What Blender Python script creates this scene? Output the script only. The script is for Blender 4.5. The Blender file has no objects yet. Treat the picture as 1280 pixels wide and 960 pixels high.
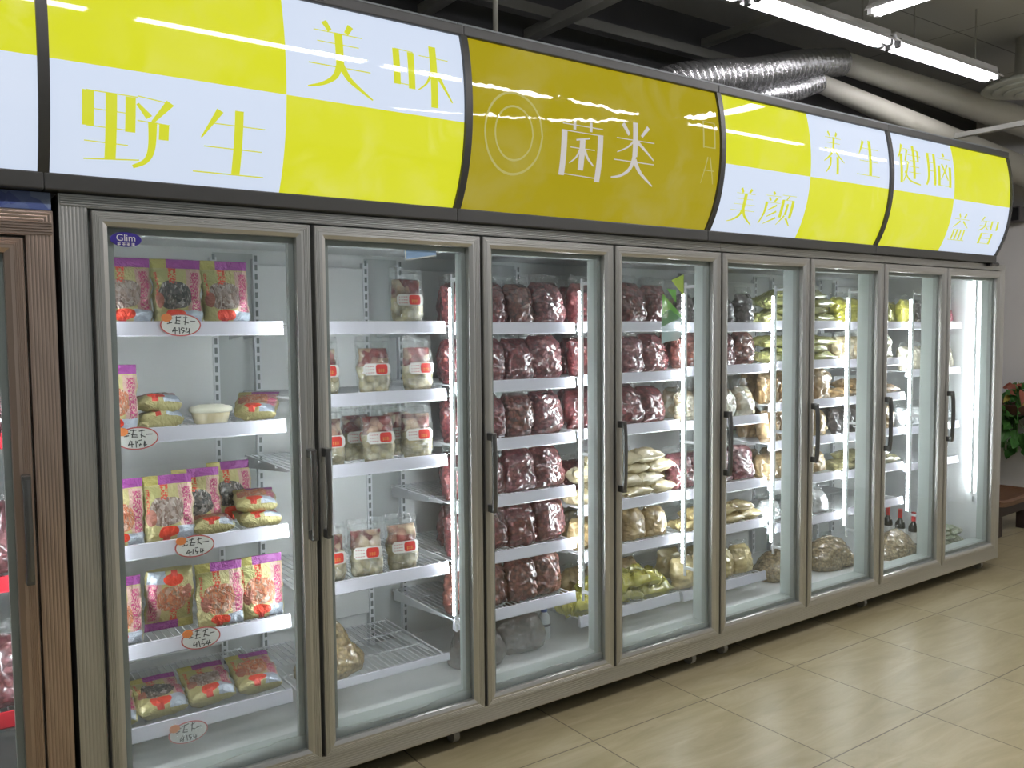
import bpy, bmesh, math, random
from mathutils import Vector, Matrix, noise
SC = bpy.context.scene
COL = SC.collection
R = math.radians
PI = math.pi

# ------------------------------------------------------------------ camera, world, exposure
cam_d = bpy.data.cameras.new('camera'); cam = bpy.data.objects.new('camera', cam_d); COL.objects.link(cam)
cam_d.sensor_width = 36.0; cam_d.lens = 1072.86 * 36.0 / 1280.0; cam_d.clip_start = 0.05
YAW, PITCH, ROLL = 0.615020, -0.061280, -0.009060
fw = Vector((math.sin(YAW)*math.cos(PITCH), math.cos(YAW)*math.cos(PITCH), math.sin(PITCH)))
rt = Vector((math.cos(YAW), -math.sin(YAW), 0)); up = rt.cross(fw)
rt, up = rt*math.cos(ROLL)+up*math.sin(ROLL), up*math.cos(ROLL)-rt*math.sin(ROLL)
m = Matrix((rt, up, -fw)).transposed().to_4x4(); m.translation = Vector((-0.41358, -2.53917, 1.48839))
cam.matrix_world = m
SC.camera = cam
SC.view_settings.view_transform = 'Standard'; SC.view_settings.look = 'None'
SC.view_settings.gamma = 1.0; SC.view_settings.use_curve_mapping = False
SC.view_settings.exposure = 0.0
SC.cycles.max_bounces = 10; SC.cycles.transparent_max_bounces = 28
SC.cycles.diffuse_bounces = 4; SC.cycles.glossy_bounces = 4
SC.cycles.caustics_reflective = False; SC.cycles.caustics_refractive = False
SC.cycles.sample_clamp_indirect = 4.0
W = bpy.data.worlds.new('world'); SC.world = W; W.use_nodes = True
W.node_tree.nodes['Background'].inputs[0].default_value = (.80, .84, .88, 1)
W.node_tree.nodes['Background'].inputs[1].default_value = 0.32
TUBE_POWER = 40.0      # room fluorescent tubes
LED_POWER = 80.0       # freezer strips
SIGN_POWER = 0.90

# ------------------------------------------------------------------ node helper
class Mat:
    def __init__(s, name):
        s.m = bpy.data.materials.new(name); s.m.use_nodes = True
        s.t = s.m.node_tree; s.t.nodes.clear()
        s.out = s.t.nodes.new('ShaderNodeOutputMaterial')
    def n(s, typ, **kw):
        nd = s.t.nodes.new(typ)
        for k, v in kw.items(): setattr(nd, k, v)
        return nd
    def put(s, sock, v):
        if v is None: return
        if isinstance(v, bpy.types.NodeSocket): s.t.links.new(v, sock)
        else:
            if isinstance(v, (tuple, list)) and len(v) == 3 and sock.type == 'RGBA': v = (*v, 1)
            sock.default_value = v
    def math(s, op, a, b=0.0, c=0.0, clamp=False):
        nd = s.n('ShaderNodeMath', operation=op, use_clamp=clamp)
        s.put(nd.inputs[0], a); s.put(nd.inputs[1], b); s.put(nd.inputs[2], c)
        return nd.outputs[0]
    def mix(s, f, a, b):
        nd = s.n('ShaderNodeMix', data_type='RGBA')
        s.put(nd.inputs[0], f); s.put(nd.inputs[6], a); s.put(nd.inputs[7], b)
        return nd.outputs[2]
    def coord(s, kind='Object', scale=None, rot=None):
        o = s.n('ShaderNodeTexCoord').outputs[kind]
        if scale is None and rot is None: return o
        mp = s.n('ShaderNodeMapping'); s.put(mp.inputs[0], o)
        if scale is not None: mp.inputs[3].default_value = scale
        if rot is not None: mp.inputs[2].default_value = rot
        return mp.outputs[0]
    def noise(s, vec, scale, detail=3.0, rough=0.5, dist=0.0, out=0):
        nd = s.n('ShaderNodeTexNoise'); s.put(nd.inputs['Vector'], vec)
        nd.inputs['Scale'].default_value = scale; nd.inputs['Detail'].default_value = detail
        nd.inputs['Roughness'].default_value = rough; nd.inputs['Distortion'].default_value = dist
        return nd.outputs[out]
    def voro(s, vec, scale, feature='F1', out=0, rnd=1.0):
        nd = s.n('ShaderNodeTexVoronoi', feature=feature); s.put(nd.inputs['Vector'], vec)
        nd.inputs['Scale'].default_value = scale
        nd.inputs['Randomness'].default_value = rnd
        return nd.outputs[out]
    def ramp(s, f, stops):
        nd = s.n('ShaderNodeValToRGB'); s.put(nd.inputs[0], f); e = nd.color_ramp.elements
        while len(e) < len(stops): e.new(0.5)
        for q, (p, c) in zip(e, stops): q.position = p; q.color = (*c, 1)
        return nd.outputs[0]
    def rng(s, f, a, b, c=0.0, d=1.0):
        nd = s.n('ShaderNodeMapRange'); s.put(nd.inputs[0], f)
        for i, v in enumerate((a, b, c, d)): nd.inputs[i+1].default_value = v
        return nd.outputs[0]
    def sep(s, vec):
        nd = s.n('ShaderNodeSeparateXYZ'); s.put(nd.inputs[0], vec); return nd.outputs
    def bump(s, h, strength=0.3, dist=0.01, normal=None):
        nd = s.n('ShaderNodeBump'); s.put(nd.inputs['Height'], h)
        nd.inputs['Strength'].default_value = strength; nd.inputs['Distance'].default_value = dist
        s.put(nd.inputs['Normal'], normal)
        return nd.outputs[0]
    def bsdf(s, color=(.8, .8, .8), rough=0.5, metal=0.0, spec=0.5, normal=None, coat=0.0, coat_rough=0.05,
             coat_normal=None, emit=None, estr=0.0, sheen=0.0):
        b = s.n('ShaderNodeBsdfPrincipled')
        s.put(b.inputs['Base Color'], color); s.put(b.inputs['Roughness'], rough); s.put(b.inputs['Metallic'], metal)
        b.inputs['Specular IOR Level'].default_value = spec
        s.put(b.inputs['Normal'], normal); s.put(b.inputs['Coat Weight'], coat)
        b.inputs['Coat Roughness'].default_value = coat_rough; s.put(b.inputs['Coat Normal'], coat_normal)
        if emit is not None: s.put(b.inputs['Emission Color'], emit); s.put(b.inputs['Emission Strength'], estr)
        return b.outputs[0]
    def done(s, sh):
        s.t.links.new(sh, s.out.inputs[0]); return s.m

MT = {}
def simple(name, color, rough=0.5, metal=0.0, var=0.08, scale=6.0, **kw):
    M = Mat(name); nz = M.noise(M.coord(), scale, 3)
    c = M.mix(M.math('MULTIPLY', nz, 1.0), tuple(x*(1-var) for x in color), tuple(min(1, x*(1+var)) for x in color))
    MT[name] = M.done(M.bsdf(c, rough, metal, **kw)); return MT[name]

def steel(name, color, rough=0.3, stretch=(1, 1, 1)):
    M = Mat(name); v = M.coord('Object', stretch)
    nz = M.noise(v, 60, 3)
    c = M.mix(nz, tuple(x*.99 for x in color), tuple(x*1.01 for x in color))
    r = rough
    MT[name] = M.done(M.bsdf(c, r, 0.88)); return MT[name]
steel('brushed_steel', (.58, .575, .55), .33, (3, 3, .05))
steel('brushed_steel_wide', (.58, .575, .55), .33, (.05, 3, 3))
steel('brown_steel', (.52, .40, .33), .28, (3, 3, .05))
steel('galvanised', (.6, .6, .6), .35, (1, 1, 1))
simple('dark_trim', (.045, .045, .042), .45)
simple('black_plastic', (.02, .02, .022), .35)
simple('handle_metal', (.16, .16, .155), .28, .8)
simple('dark_gasket', (.06, .062, .06), .6)
simple('grey_gasket', (.50, .56, .54), .5)
simple('inner_gasket', (.34, .37, .36), .5)
simple('liner_white', (.80, .82, .825), .4, var=.03)
simple('liner_grey', (.50, .53, .53), .45, var=.04)
simple('slot_dark', (.22, .25, .25), .6)
simple('shelf_white', (.80, .82, .85), .35, var=.02)
simple('rail_white', (.76, .76, .86), .25, var=.02, coat=.4)
simple('rail_red', (.62, .03, .05), .35, var=.05)
simple('wheel_grey', (.38, .37, .34), .4)
simple('batten_white', (.75, .75, .76), .4, var=.02)
simple('duct_white', (.62, .61, .55), .45, var=.06, scale=3)
simple('duct_grey', (.38, .37, .32), .5, var=.08, scale=3)
simple('beam_paint', (.34, .34, .31), .5, var=.15)
simple('angle_grey', (.20, .22, .225), .5)
simple('beam_dark', (.16, .16, .15), .5, var=.15)
simple('vent_paint', (.66, .68, .63), .4)
simple('paper_white', (.80, .80, .77), .6, var=.02)
simple('tag_red', (.55, .10, .10), .5)
simple('tag_orange', (.80, .25, .07), .5)
simple('ink', (.05, .05, .05), .7)
simple('label_red', (.62, .045, .035), .4, var=.2, scale=60)
simple('label_gold', (.78, .42, .10), .4)
simple('sticker_blue', (.045, .03, .26), .3)
simple('sticker_sky', (.35, .52, .80), .35)
simple('leaf_green', (.05, .17, .03), .45, var=.5, scale=30)
simple('leaf_yellow', (.50, .40, .06), .5, var=.3, scale=30)
simple('leaf_red', (.35, .10, .06), .5, var=.3, scale=30)
simple('planter_brown', (.12, .05, .035), .5, var=.2)
simple('cap_red', (.45, .03, .035), .35, var=.1)
simple('bottle_glass', (.012, .014, .012), .08, var=.1)
simple('cap_blue', (.06, .12, .45), .4)
simple('bottle_white', (.62, .66, .68), .3, var=.06)
simple('tub_lid', (.80, .78, .64), .4, var=.05)
simple('speaker_grey', (.12, .11, .11), .6)

# wood
M = Mat('bench_wood'); v = M.coord('Object', (1, 14, 14)); nz = M.noise(v, 4, 5, .6, 1.5)
MT['bench_wood'] = M.done(M.bsdf(M.ramp(nz, [(0.2, (.10, .045, .022)), (.8, (.26, .13, .07))]), .45, normal=M.bump(nz, .15)))
MT['bench_dark'] = simple('bench_dark', (.035, .022, .018), .5)

# floor tiles with soft diagonal marbling and thin grout
M = Mat('floor_tiles'); P = M.coord('Object'); x, y, z = M.sep(P)
T = 0.588
fx = M.math('FRACT', M.math('DIVIDE', M.math('SUBTRACT', x, 2.155 - T*20), T))
fy = M.math('FRACT', M.math('DIVIDE', M.math('ADD', y, .225 + T*20), T))
ex = M.math('MINIMUM', fx, M.math('SUBTRACT', 1.0, fx)); ey = M.math('MINIMUM', fy, M.math('SUBTRACT', 1.0, fy))
grout = M.math('LESS_THAN', M.math('MINIMUM', ex, ey), .0045)
cellv = M.n('ShaderNodeCombineXYZ')
M.put(cellv.inputs[0], M.math('FLOOR', M.math('DIVIDE', M.math('SUBTRACT', x, 2.155 - T*20), T)))
M.put(cellv.inputs[1], M.math('FLOOR', M.math('DIVIDE', M.math('ADD', y, .225 + T*20), T)))
wn = M.n('ShaderNodeTexWhiteNoise'); M.put(wn.inputs['Vector'], cellv.outputs[0])
off = M.n('ShaderNodeVectorMath', operation='ADD'); M.put(off.inputs[0], P)
sc = M.n('ShaderNodeVectorMath', operation='SCALE'); M.put(sc.inputs[0], wn.outputs[1]); sc.inputs[3].default_value = 9.0
M.put(off.inputs[1], sc.outputs[0])
mp = M.n('ShaderNodeMapping'); M.put(mp.inputs[0], off.outputs[0]); mp.inputs[2].default_value = (0, 0, .45); mp.inputs[3].default_value = (.9, 4.5, 1)
nz = M.noise(mp.outputs[0], 2.6, 6, .62, .9)
c = M.ramp(nz, [(.28, (.355, .30, .165)), (.5, (.43, .37, .22)), (.72, (.505, .45, .295))])
c = M.mix(grout, c, (.17, .14, .09))
MT['floor_tiles'] = M.done(M.bsdf(c, M.rng(nz, .3, .7, .30, .38), 0, .4, normal=M.bump(M.math('MULTIPLY', grout, -1.0), .2, .002)))

# ceiling: dark painted panels with thin joints
M = Mat('ceiling_panels'); P = M.coord('Object'); x, y, z = M.sep(P)
gx = M.math('LESS_THAN', M.math('FRACT', M.math('DIVIDE', M.math('ADD', x, 20.1), 1.2)), .008)
gy = M.math('LESS_THAN', M.math('FRACT', M.math('DIVIDE', M.math('ADD', y, 20.35), .9)), .010)
nz = M.noise(P, 1.3, 4)
c = M.mix(nz, (.46, .465, .45), (.56, .565, .55)); c = M.mix(M.math('MAXIMUM', gx, gy), c, (.22, .22, .22))
MT['ceiling_panels'] = M.done(M.bsdf(c, .75))
simple('wall_dark', (.07, .07, .075), .8, var=.2, scale=2)
simple('wall_paint', (.88, .86, .83), .8, var=.05, scale=2)
simple('wall_pale', (.55, .55, .53), .8, var=.05, scale=2)

# door glass: clear pane, a thin veil of condensation along the bottom
def glass(name, veil):
    M = Mat(name); g = M.coord('Generated'); gx, gy, gz = M.sep(g)
    tr = M.n('ShaderNodeBsdfTransparent'); tr.inputs[0].default_value = (.95, .968, .962, 1)
    gl = M.n('ShaderNodeBsdfGlossy'); gl.inputs[0].default_value = (1, 1, 1, 1); gl.inputs['Roughness'].default_value = .0
    lw = M.n('ShaderNodeLayerWeight'); lw.inputs[0].default_value = .5
    fr = M.math('MULTIPLY_ADD', M.math('POWER', lw.outputs[1], 5.0), .55, .026)
    mx = M.n('ShaderNodeMixShader'); M.put(mx.inputs[0], fr); M.put(mx.inputs[1], tr.outputs[0]); M.put(mx.inputs[2], gl.outputs[0])
    df = M.n('ShaderNodeBsdfDiffuse'); df.inputs[0].default_value = (.75, .82, .82, 1)
    tl = M.n('ShaderNodeBsdfTranslucent'); tl.inputs[0].default_value = (.8, .86, .86, 1)
    md = M.n('ShaderNodeMixShader'); md.inputs[0].default_value = .6; M.put(md.inputs[1], df.outputs[0]); M.put(md.inputs[2], tl.outputs[0])
    nz = M.noise(M.coord('Object'), 4, 2)
    h = M.math('ADD', gz, M.math('MULTIPLY', M.math('SUBTRACT', nz, .5), .05))
    sm = M.rng(h, -.03, .2, 1.0, 0.0); sm.node.interpolation_type = 'SMOOTHSTEP'
    f = M.math('MULTIPLY', sm, veil)
    m2 = M.n('ShaderNodeMixShader'); M.put(m2.inputs[0], f); M.put(m2.inputs[1], mx.outputs[0]); M.put(m2.inputs[2], md.outputs[0])
    MT[name] = M.done(m2.outputs[0])
glass('shop_glass', 0.0); glass('door_glass', .05); glass('door_glass_misted', .32)

# clear plastic film of the bags
def film(name, tint, base):
    M = Mat(name); v = M.coord('Object')
    nz = M.noise(v, 32, 5, .6, 1.2)
    bp = M.bump(nz, .8, .02)
    tr = M.n('ShaderNodeBsdfTransparent'); tr.inputs[0].default_value = (*tint, 1)
    gl = M.n('ShaderNodeBsdfGlossy'); gl.inputs['Roughness'].default_value = .12; M.put(gl.inputs['Normal'], bp)
    df = M.n('ShaderNodeBsdfDiffuse'); df.inputs[0].default_value = (.85, .88, .88, 1)
    m0 = M.n('ShaderNodeMixShader'); m0.inputs[0].default_value = .22
    M.put(m0.inputs[1], gl.outputs[0]); M.put(m0.inputs[2], df.outputs[0])
    f = M.math('ADD', M.rng(M.noise(v, 22, 4, .65, 2.0), .5, .74, base, base+.5), 0.0)
    mx = M.n('ShaderNodeMixShader'); M.put(mx.inputs[0], f); M.put(mx.inputs[1], tr.outputs[0]); M.put(mx.inputs[2], m0.outputs[0])
    MT[name] = M.done(mx.outputs[0])
film('clear_film', (.97, .98, .98), .07)

# contents seen through a glossy bag: lumpy cells of two or three colours, crinkled clear coat
def contents(name, cols, scale, dark=0.45, stretch=(1, 1, 1), crinkle=.9, coat=1.0, rough=.5):
    M = Mat(name); oi = M.n('ShaderNodeObjectInfo')
    add = M.n('ShaderNodeVectorMath', operation='ADD')
    M.put(add.inputs[0], M.coord('Object', stretch))
    cm = M.n('ShaderNodeCombineXYZ'); M.put(cm.inputs[0], M.math('MULTIPLY', oi.outputs['Random'], 7.0)); M.put(cm.inputs[1], M.math('MULTIPLY', oi.outputs['Random'], 13.0))
    M.put(add.inputs[1], cm.outputs[0]); v = add.outputs[0]
    wob = M.noise(v, scale*.5, 2, out=1)
    av = M.n('ShaderNodeVectorMath', operation='ADD'); M.put(av.inputs[0], v)
    sv = M.n('ShaderNodeVectorMath', operation='SCALE'); M.put(sv.inputs[0], wob); sv.inputs[3].default_value = .8/scale
    M.put(av.inputs[1], sv.outputs[0])
    d = M.voro(av.outputs[0], scale, out=0); rc = M.voro(av.outputs[0], scale, out=1)
    r1, _, _ = M.sep(rc)
    n = len(cols); c = M.ramp(r1, [(i/(n-1) if n > 1 else 0, q) for i, q in enumerate(cols)])
    gap = M.rng(d, .35, .75, 0, 1.0)
    c = M.mix(M.math('MULTIPLY', gap, dark), c, tuple(x*.18 for x in cols[0]))
    nb = M.bump(d, .7, .006)
    nb.node.invert = True
    cr = M.n('ShaderNodeTexNoise', noise_type='RIDGED_MULTIFRACTAL'); M.put(cr.inputs['Vector'], v)
    cr.inputs['Scale'].default_value = 11; cr.inputs['Detail'].default_value = 2.5; cr.inputs['Distortion'].default_value = .7
    sh = M.bsdf(c, rough, 0, .4, normal=nb, coat=coat, coat_rough=.10, coat_normal=M.bump(cr.outputs[0], crinkle, .020))
    sh.node.inputs['Coat IOR'].default_value = 1.9
    MT[name] = M.done(sh)
contents('red_fruit', [(.085, .018, .022), (.20, .038, .042), (.14, .030, .034), (.30, .085, .075)], 72)
contents('brown_fruit', [(.09, .030, .024), (.20, .055, .042), (.27, .10, .07)], 66)
contents('purple_fruit', [(.10, .026, .036), (.22, .06, .075), (.30, .12, .12)], 60)
contents('black_fungus', [(.02, .018, .018), (.06, .05, .05), (.12, .10, .10)], 45, .5)
contents('date_pieces', [(.15, .025, .025), (.28, .06, .05), (.60, .48, .32), (.20, .05, .045)], 30, .5, coat=.6)
contents('pale_pieces', [(.42, .34, .18), (.74, .68, .50), (.52, .44, .24), (.66, .56, .34)], 34, .6, coat=.5)
contents('clear_pieces', [(.52, .48, .36), (.66, .62, .50), (.40, .30, .17), (.62, .66, .55)], 26, .3)
contents('tan_slices', [(.48, .34, .15), (.60, .45, .24), (.38, .25, .10)], 36, .45, (1, 1, .5))
contents('tan_yellow', [(.62, .50, .23), (.70, .58, .30), (.55, .42, .17)], 14, .25)
contents('cream_slices', [(.70, .60, .36), (.78, .70, .48), (.62, .52, .28)], 12, .2)
contents('brown_roots', [(.34, .20, .08), (.50, .33, .16), (.60, .45, .26)], 40, .45, (1, 1, .3))
contents('brown_grain', [(.26, .18, .09), (.40, .30, .16), (.50, .40, .24)], 70, .5)
contents('sack_grain', [(.44, .32, .15), (.56, .43, .22), (.34, .23, .10)], 52, .5)
contents('green_strips', [(.44, .44, .14), (.60, .60, .25), (.34, .36, .10), (.66, .64, .38)], 34, .4, (.4, 1, 2.2))
contents('yellow_leaf', [(.48, .44, .04), (.62, .58, .10), (.36, .34, .03)], 20, .3, (1, 1, .6))
contents('olive_slab', [(.30, .27, .12), (.42, .38, .20), (.24, .22, .10)], 40, .4)
contents('beige_mix', [(.62, .52, .32), (.72, .62, .42), (.50, .38, .18)], 34, .35, (1, 1, .5))
contents('white_sticks', [(.66, .62, .48), (.76, .72, .60), (.56, .50, .34)], 40, .35, (1, 1, .2))
contents('white_bag', [(.70, .74, .76), (.78, .80, .82)], 12, .15)
contents('pink_bag', [(.62, .10, .16), (.70, .20, .26)], 20, .25)
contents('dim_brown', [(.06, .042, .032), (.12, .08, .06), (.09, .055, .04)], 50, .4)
contents('green_bits', [(.36, .44, .26), (.62, .64, .52), (.25, .33, .16)], 60, .3)

# printed gold pouch: foil, purple header, picture window, red discs and columns of red marks (front of the bag only)
def gold(name, window, mirrored=False):
    M = Mat(name); u, v, _ = M.sep(M.coord('UV'))
    if mirrored: u = M.math('SUBTRACT', 1.0, u)
    front = M.math('LESS_THAN', u, 1.0)
    def band(a, lo, hi): return M.math('MULTIPLY', M.math('GREATER_THAN', a, lo), M.math('LESS_THAN', a, hi))
    def rect(a, b, c_, d): return M.math('MULTIPLY', band(u, a, b), band(v, c_, d))
    def ell(cx, cy, rx, ry):
        a = M.math('DIVIDE', M.math('SUBTRACT', u, cx), rx); b = M.math('DIVIDE', M.math('SUBTRACT', v, cy), ry)
        return M.math('LESS_THAN', M.math('ADD', M.math('MULTIPLY', a, a), M.math('MULTIPLY', b, b)), 1.0)
    O = M.coord('Object'); uv = M.coord('UV')
    nz = M.noise(O, 20, 3)
    c = M.mix(nz, (.42, .37, .15), (.62, .56, .28))
    c = M.mix(rect(.05, .42, .55, .84), c, (.44, .42, .17))
    c = M.mix(rect(.62, .97, .10, .84), c, (.58, .38, .32))
    c = M.mix(rect(.55, .97, .0, .20), c, (.50, .56, .66))
    wv = M.voro(M.coord('UV', (46, 20, 1)), 1.0, out=1); w1, _, _ = M.sep(wv)
    pic = M.ramp(w1, window)
    c = M.mix(ell(.44, .44, .27, .22), c, pic)
    c = M.mix(ell(.20, .36, .13, .12), c, (.36, .13, .09))
    mk = M.voro(M.coord('UV', (38, 26, 1)), 1.0, out=0)
    ink = M.math('GREATER_THAN', M.noise(M.coord('UV', (44, 30, 1)), 1.0, 2), .48)
    for a, b, lo, hi, col in ((.10, .17, .42, .80, (.66, .07, .05)), (.42, .50, .62, .86, (.70, .08, .04)), (.70, .92, .20, .80, (.46, .04, .16))):
        c = M.mix(M.math('MULTIPLY', rect(a, b, lo, hi), ink), c, col)
    c = M.mix(ell(.46, .13, .12, .085), c, (.80, .06, .025))
    c = M.mix(rect(.43, .50, .0, .08), c, (.62, .05, .03))
    c = M.mix(rect(.40, 1.0, .86, 1.0), c, (.34, .07, .32))
    c = M.mix(rect(.0, .40, .86, 1.0), c, (.52, .46, .14))
    c = M.mix(front, (.46, .41, .18), c)
    cr = M.noise(O, 24, 4, .6, 1.4)
    MT[name] = M.done(M.bsdf(c, .33, .38, .5, normal=M.bump(cr, .7, .018), coat=.7, coat_rough=.12, coat_normal=M.bump(cr, .6, .015)))
gold('gold_print_dark', [(0, (.035, .035, .035)), (.5, (.10, .09, .085)), (.8, (.17, .14, .12)), (1, (.55, .52, .5))])
gold('gold_print_stripe', [(0, (.20, .12, .09)), (.4, (.46, .38, .34)), (.7, (.16, .09, .07)), (1, (.62, .55, .5))])
gold('gold_print_orange', [(0, (.36, .10, .06)), (.4, (.60, .22, .10)), (.7, (.30, .20, .14)), (1, (.68, .45, .35))])

# emitters
def emitter(name, color, strength, stripes=None):
    M = Mat(name); e = M.n('ShaderNodeEmission'); M.put(e.inputs[0], (*color, 1))
    if stripes:
        x, y, z = M.sep(M.coord('Object'))
        f = M.math('GREATER_THAN', M.math('FRACT', M.math('DIVIDE', z, stripes)), .38)
        M.put(e.inputs[1], M.math('MULTIPLY', M.rng(f, 0, 1, .05, 1.0), strength))
    else: e.inputs[1].default_value = strength
    MT[name] = M.done(e.outputs[0])
emitter('tube_glow', (1.0, .97, 1.0), TUBE_POWER)
emitter('led_glow', (.91, .96, 1.0), LED_POWER, .017)
emitter('window_glow', (.72, .86, 1.0), 2.2)

def sign_mat(name, c1, c2, power, body, scale, thr, wavy=0.0):
    M = Mat(name); O = M.coord('Object')
    a = M.noise(O, scale, 4, .55, .6); b = M.voro(O, scale*1.1, 'SMOOTH_F1')
    f = M.math('MULTIPLY', M.rng(a, .45, .7, 0, 1.0), M.rng(b, .1, .6, 1.0, .25))
    c = M.mix(f, c1, c2)
    nm = M.bump(M.noise(O, 8, 2), 1.0, wavy) if wavy else None
    MT[name] = M.done(M.bsdf(body, .035, 0, .5, emit=c, estr=power, normal=nm))
sign_mat('sign_yellow', (.70, .73, .018), (.76, .77, .14), SIGN_POWER, (.10, .10, .02), 7, .5)
sign_mat('sign_white', (.66, .755, .92), (.70, .78, .93), SIGN_POWER, (.10, .10, .11), 2, .5)
sign_mat('sign_ochre', (.42, .345, .004), (.46, .395, .09), SIGN_POWER*.88, (.07, .055, .01), 5, .5, .0022)
sign_mat('sign_letter_yellow', (.66, .70, .03), (.66, .70, .05), SIGN_POWER, (.1, .1, .02), 4, .5)
sign_mat('sign_letter_lilac', (.55, .52, .50), (.55, .52, .50), SIGN_POWER*.95, (.15, .15, .15), 4, .5)
sign_mat('sign_letter_faint', (.46, .41, .10), (.46, .41, .10), SIGN_POWER*.88, (.15, .15, .1), 4, .5)

M = Mat('foil_duct'); v = M.coord('Object'); cr = M.noise(v, 30, 4, .6, 1)
MT['foil_duct'] = M.done(M.bsdf((.46, .46, .47), .26, .92, normal=M.bump(cr, .5, .012)))

# decorative blue band on the brown freezer
M = Mat('blue_band'); v = M.coord('Object'); f = M.voro(v, 22, out=1); r1, _, _ = M.sep(f)
MT['blue_band'] = M.done(M.bsdf(M.ramp(r1, [(0, (.03, .05, .22)), (.5, (.08, .12, .32)), (1, (.20, .26, .42))]), .4))

# reflections in the door glass, painted as translucent flat shapes
def painted_reflection(name, col, a):
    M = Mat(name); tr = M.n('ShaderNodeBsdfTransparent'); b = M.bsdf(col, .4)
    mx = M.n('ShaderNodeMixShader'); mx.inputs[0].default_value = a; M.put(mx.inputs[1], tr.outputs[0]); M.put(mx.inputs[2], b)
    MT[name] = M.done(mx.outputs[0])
painted_reflection('decal_green', (.16, .50, .06), .8); painted_reflection('decal_pale', (.62, .82, .84), .75); painted_reflection('decal_lime', (.45, .62, .06), .8)

# ------------------------------------------------------------------ mesh helpers
def link(name, bm, mats, parent=None, smooth=False, loc=None):
    me = bpy.data.meshes.new(name); bm.normal_update(); bm.to_mesh(me); bm.free()
    for q in ([mats] if isinstance(mats, str) else mats): me.materials.append(MT[q])
    if smooth:
        for p in me.polygons: p.use_smooth = True
    o = bpy.data.objects.new(name, me); COL.objects.link(o)
    if parent is not None: o.parent = parent
    if loc is not None: o.location = loc
    return o
def tag(o, label, cat, group=None):
    o['label'] = label; o['category'] = cat
    if group: o['group'] = group
    return o
def thing(name, label, cat, loc=(0, 0, 0), rot=(0, 0, 0), group=None):
    o = bpy.data.objects.new(name, None); COL.objects.link(o); o.empty_display_size = .05
    o.location = loc; o.rotation_euler = rot
    return tag(o, label, cat, group)
def struct(name, bm, mat, parent=None):
    o = link(name, bm, mat, parent); o['kind'] = 'structure'; return o
def box(bm, x0, x1, y0, y1, z0, z1, mi=0, bev=0.0):
    vs = [bm.verts.new((x, y, z)) for x in (x0, x1) for y in (y0, y1) for z in (z0, z1)]
    fs = []
    for f in ((0, 1, 3, 2), (4, 6, 7, 5), (0, 4, 5, 1), (2, 3, 7, 6), (0, 2, 6, 4), (1, 5, 7, 3)):
        q = bm.faces.new([vs[i] for i in f]); q.material_index = mi; fs.append(q)
    if bev:
        es = list({e for q in fs for e in q.edges})
        bmesh.ops.bevel(bm, geom=es, offset=bev, segments=2, affect='EDGES', profile=.5)
    return bm
def nb(): return bmesh.new()
def tube(bm, pts, rad, seg=12, mi=0, cap=True):
    pts = [Vector(p) for p in pts]; n = len(pts)
    rads = rad if isinstance(rad, (list, tuple)) else [rad]*n
    rings = []; prev = None
    for i, p in enumerate(pts):
        d = (pts[min(i+1, n-1)] - pts[max(i-1, 0)]).normalized()
        if prev is None:
            a = Vector((0, 0, 1)) if abs(d.z) < .9 else Vector((1, 0, 0))
            s = d.cross(a).normalized()
        else: s = (prev - d*prev.dot(d)).normalized()
        prev = s; t = d.cross(s)
        rings.append([bm.verts.new(p + (s*math.cos(2*PI*k/seg) + t*math.sin(2*PI*k/seg))*rads[i]) for k in range(seg)])
    for a, b in zip(rings, rings[1:]):
        for k in range(seg):
            f = bm.faces.new((a[k], a[(k+1) % seg], b[(k+1) % seg], b[k])); f.material_index = mi
    if cap:
        f = bm.faces.new(rings[0][::-1]); f.material_index = mi; f = bm.faces.new(rings[-1]); f.material_index = mi
    return bm
def lathe(bm, prof, seg=24, mi=0, c=(0, 0, 0)):
    rings = []
    for r, z in prof:
        rings.append([bm.verts.new((c[0]+r*math.cos(2*PI*k/seg), c[1]+r*math.sin(2*PI*k/seg), c[2]+z)) for k in range(seg)])
    for a, b in zip(rings, rings[1:]):
        for k in range(seg):
            f = bm.faces.new((a[k], a[(k+1) % seg], b[(k+1) % seg], b[k])); f.material_index = mi
    for q in (rings[0][::-1], rings[-1]):
        f = bm.faces.new(q); f.material_index = mi
    return bm
def spline(pts, n=8):
    P = [Vector(p) for p in pts]; out = []
    for i in range(len(P)-1):
        p0, p1, p2, p3 = P[max(i-1, 0)], P[i], P[i+1], P[min(i+2, len(P)-1)]
        for k in range(n):
            t = k/n
            out.append(.5*((2*p1)+(p2-p0)*t+(2*p0-5*p1+4*p2-p3)*t*t+(3*p1-p0-3*p2+p3)*t**3))
    out.append(P[-1]); return out
def ringframe(bm, x0, x1, z0, z1, ins, prof, mi=0):
    """mitred frame: ins = (left, right, bottom, top) widths; prof = [(s 0..1 across the width, y)]"""
    L, Rr, B, Tt = ins; rings = []
    for s, y in prof:
        a, b, c, d = x0+L*s, x1-Rr*s, z0+B*s, z1-Tt*s
        rings.append([bm.verts.new(q) for q in ((a, y, c), (b, y, c), (b, y, d), (a, y, d))])
    for r0, r1 in zip(rings, rings[1:]):
        for k in range(4):
            f = bm.faces.new((r0[k], r0[(k+1) % 4], r1[(k+1) % 4], r1[k])); f.material_index = mi
    return bm

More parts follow.
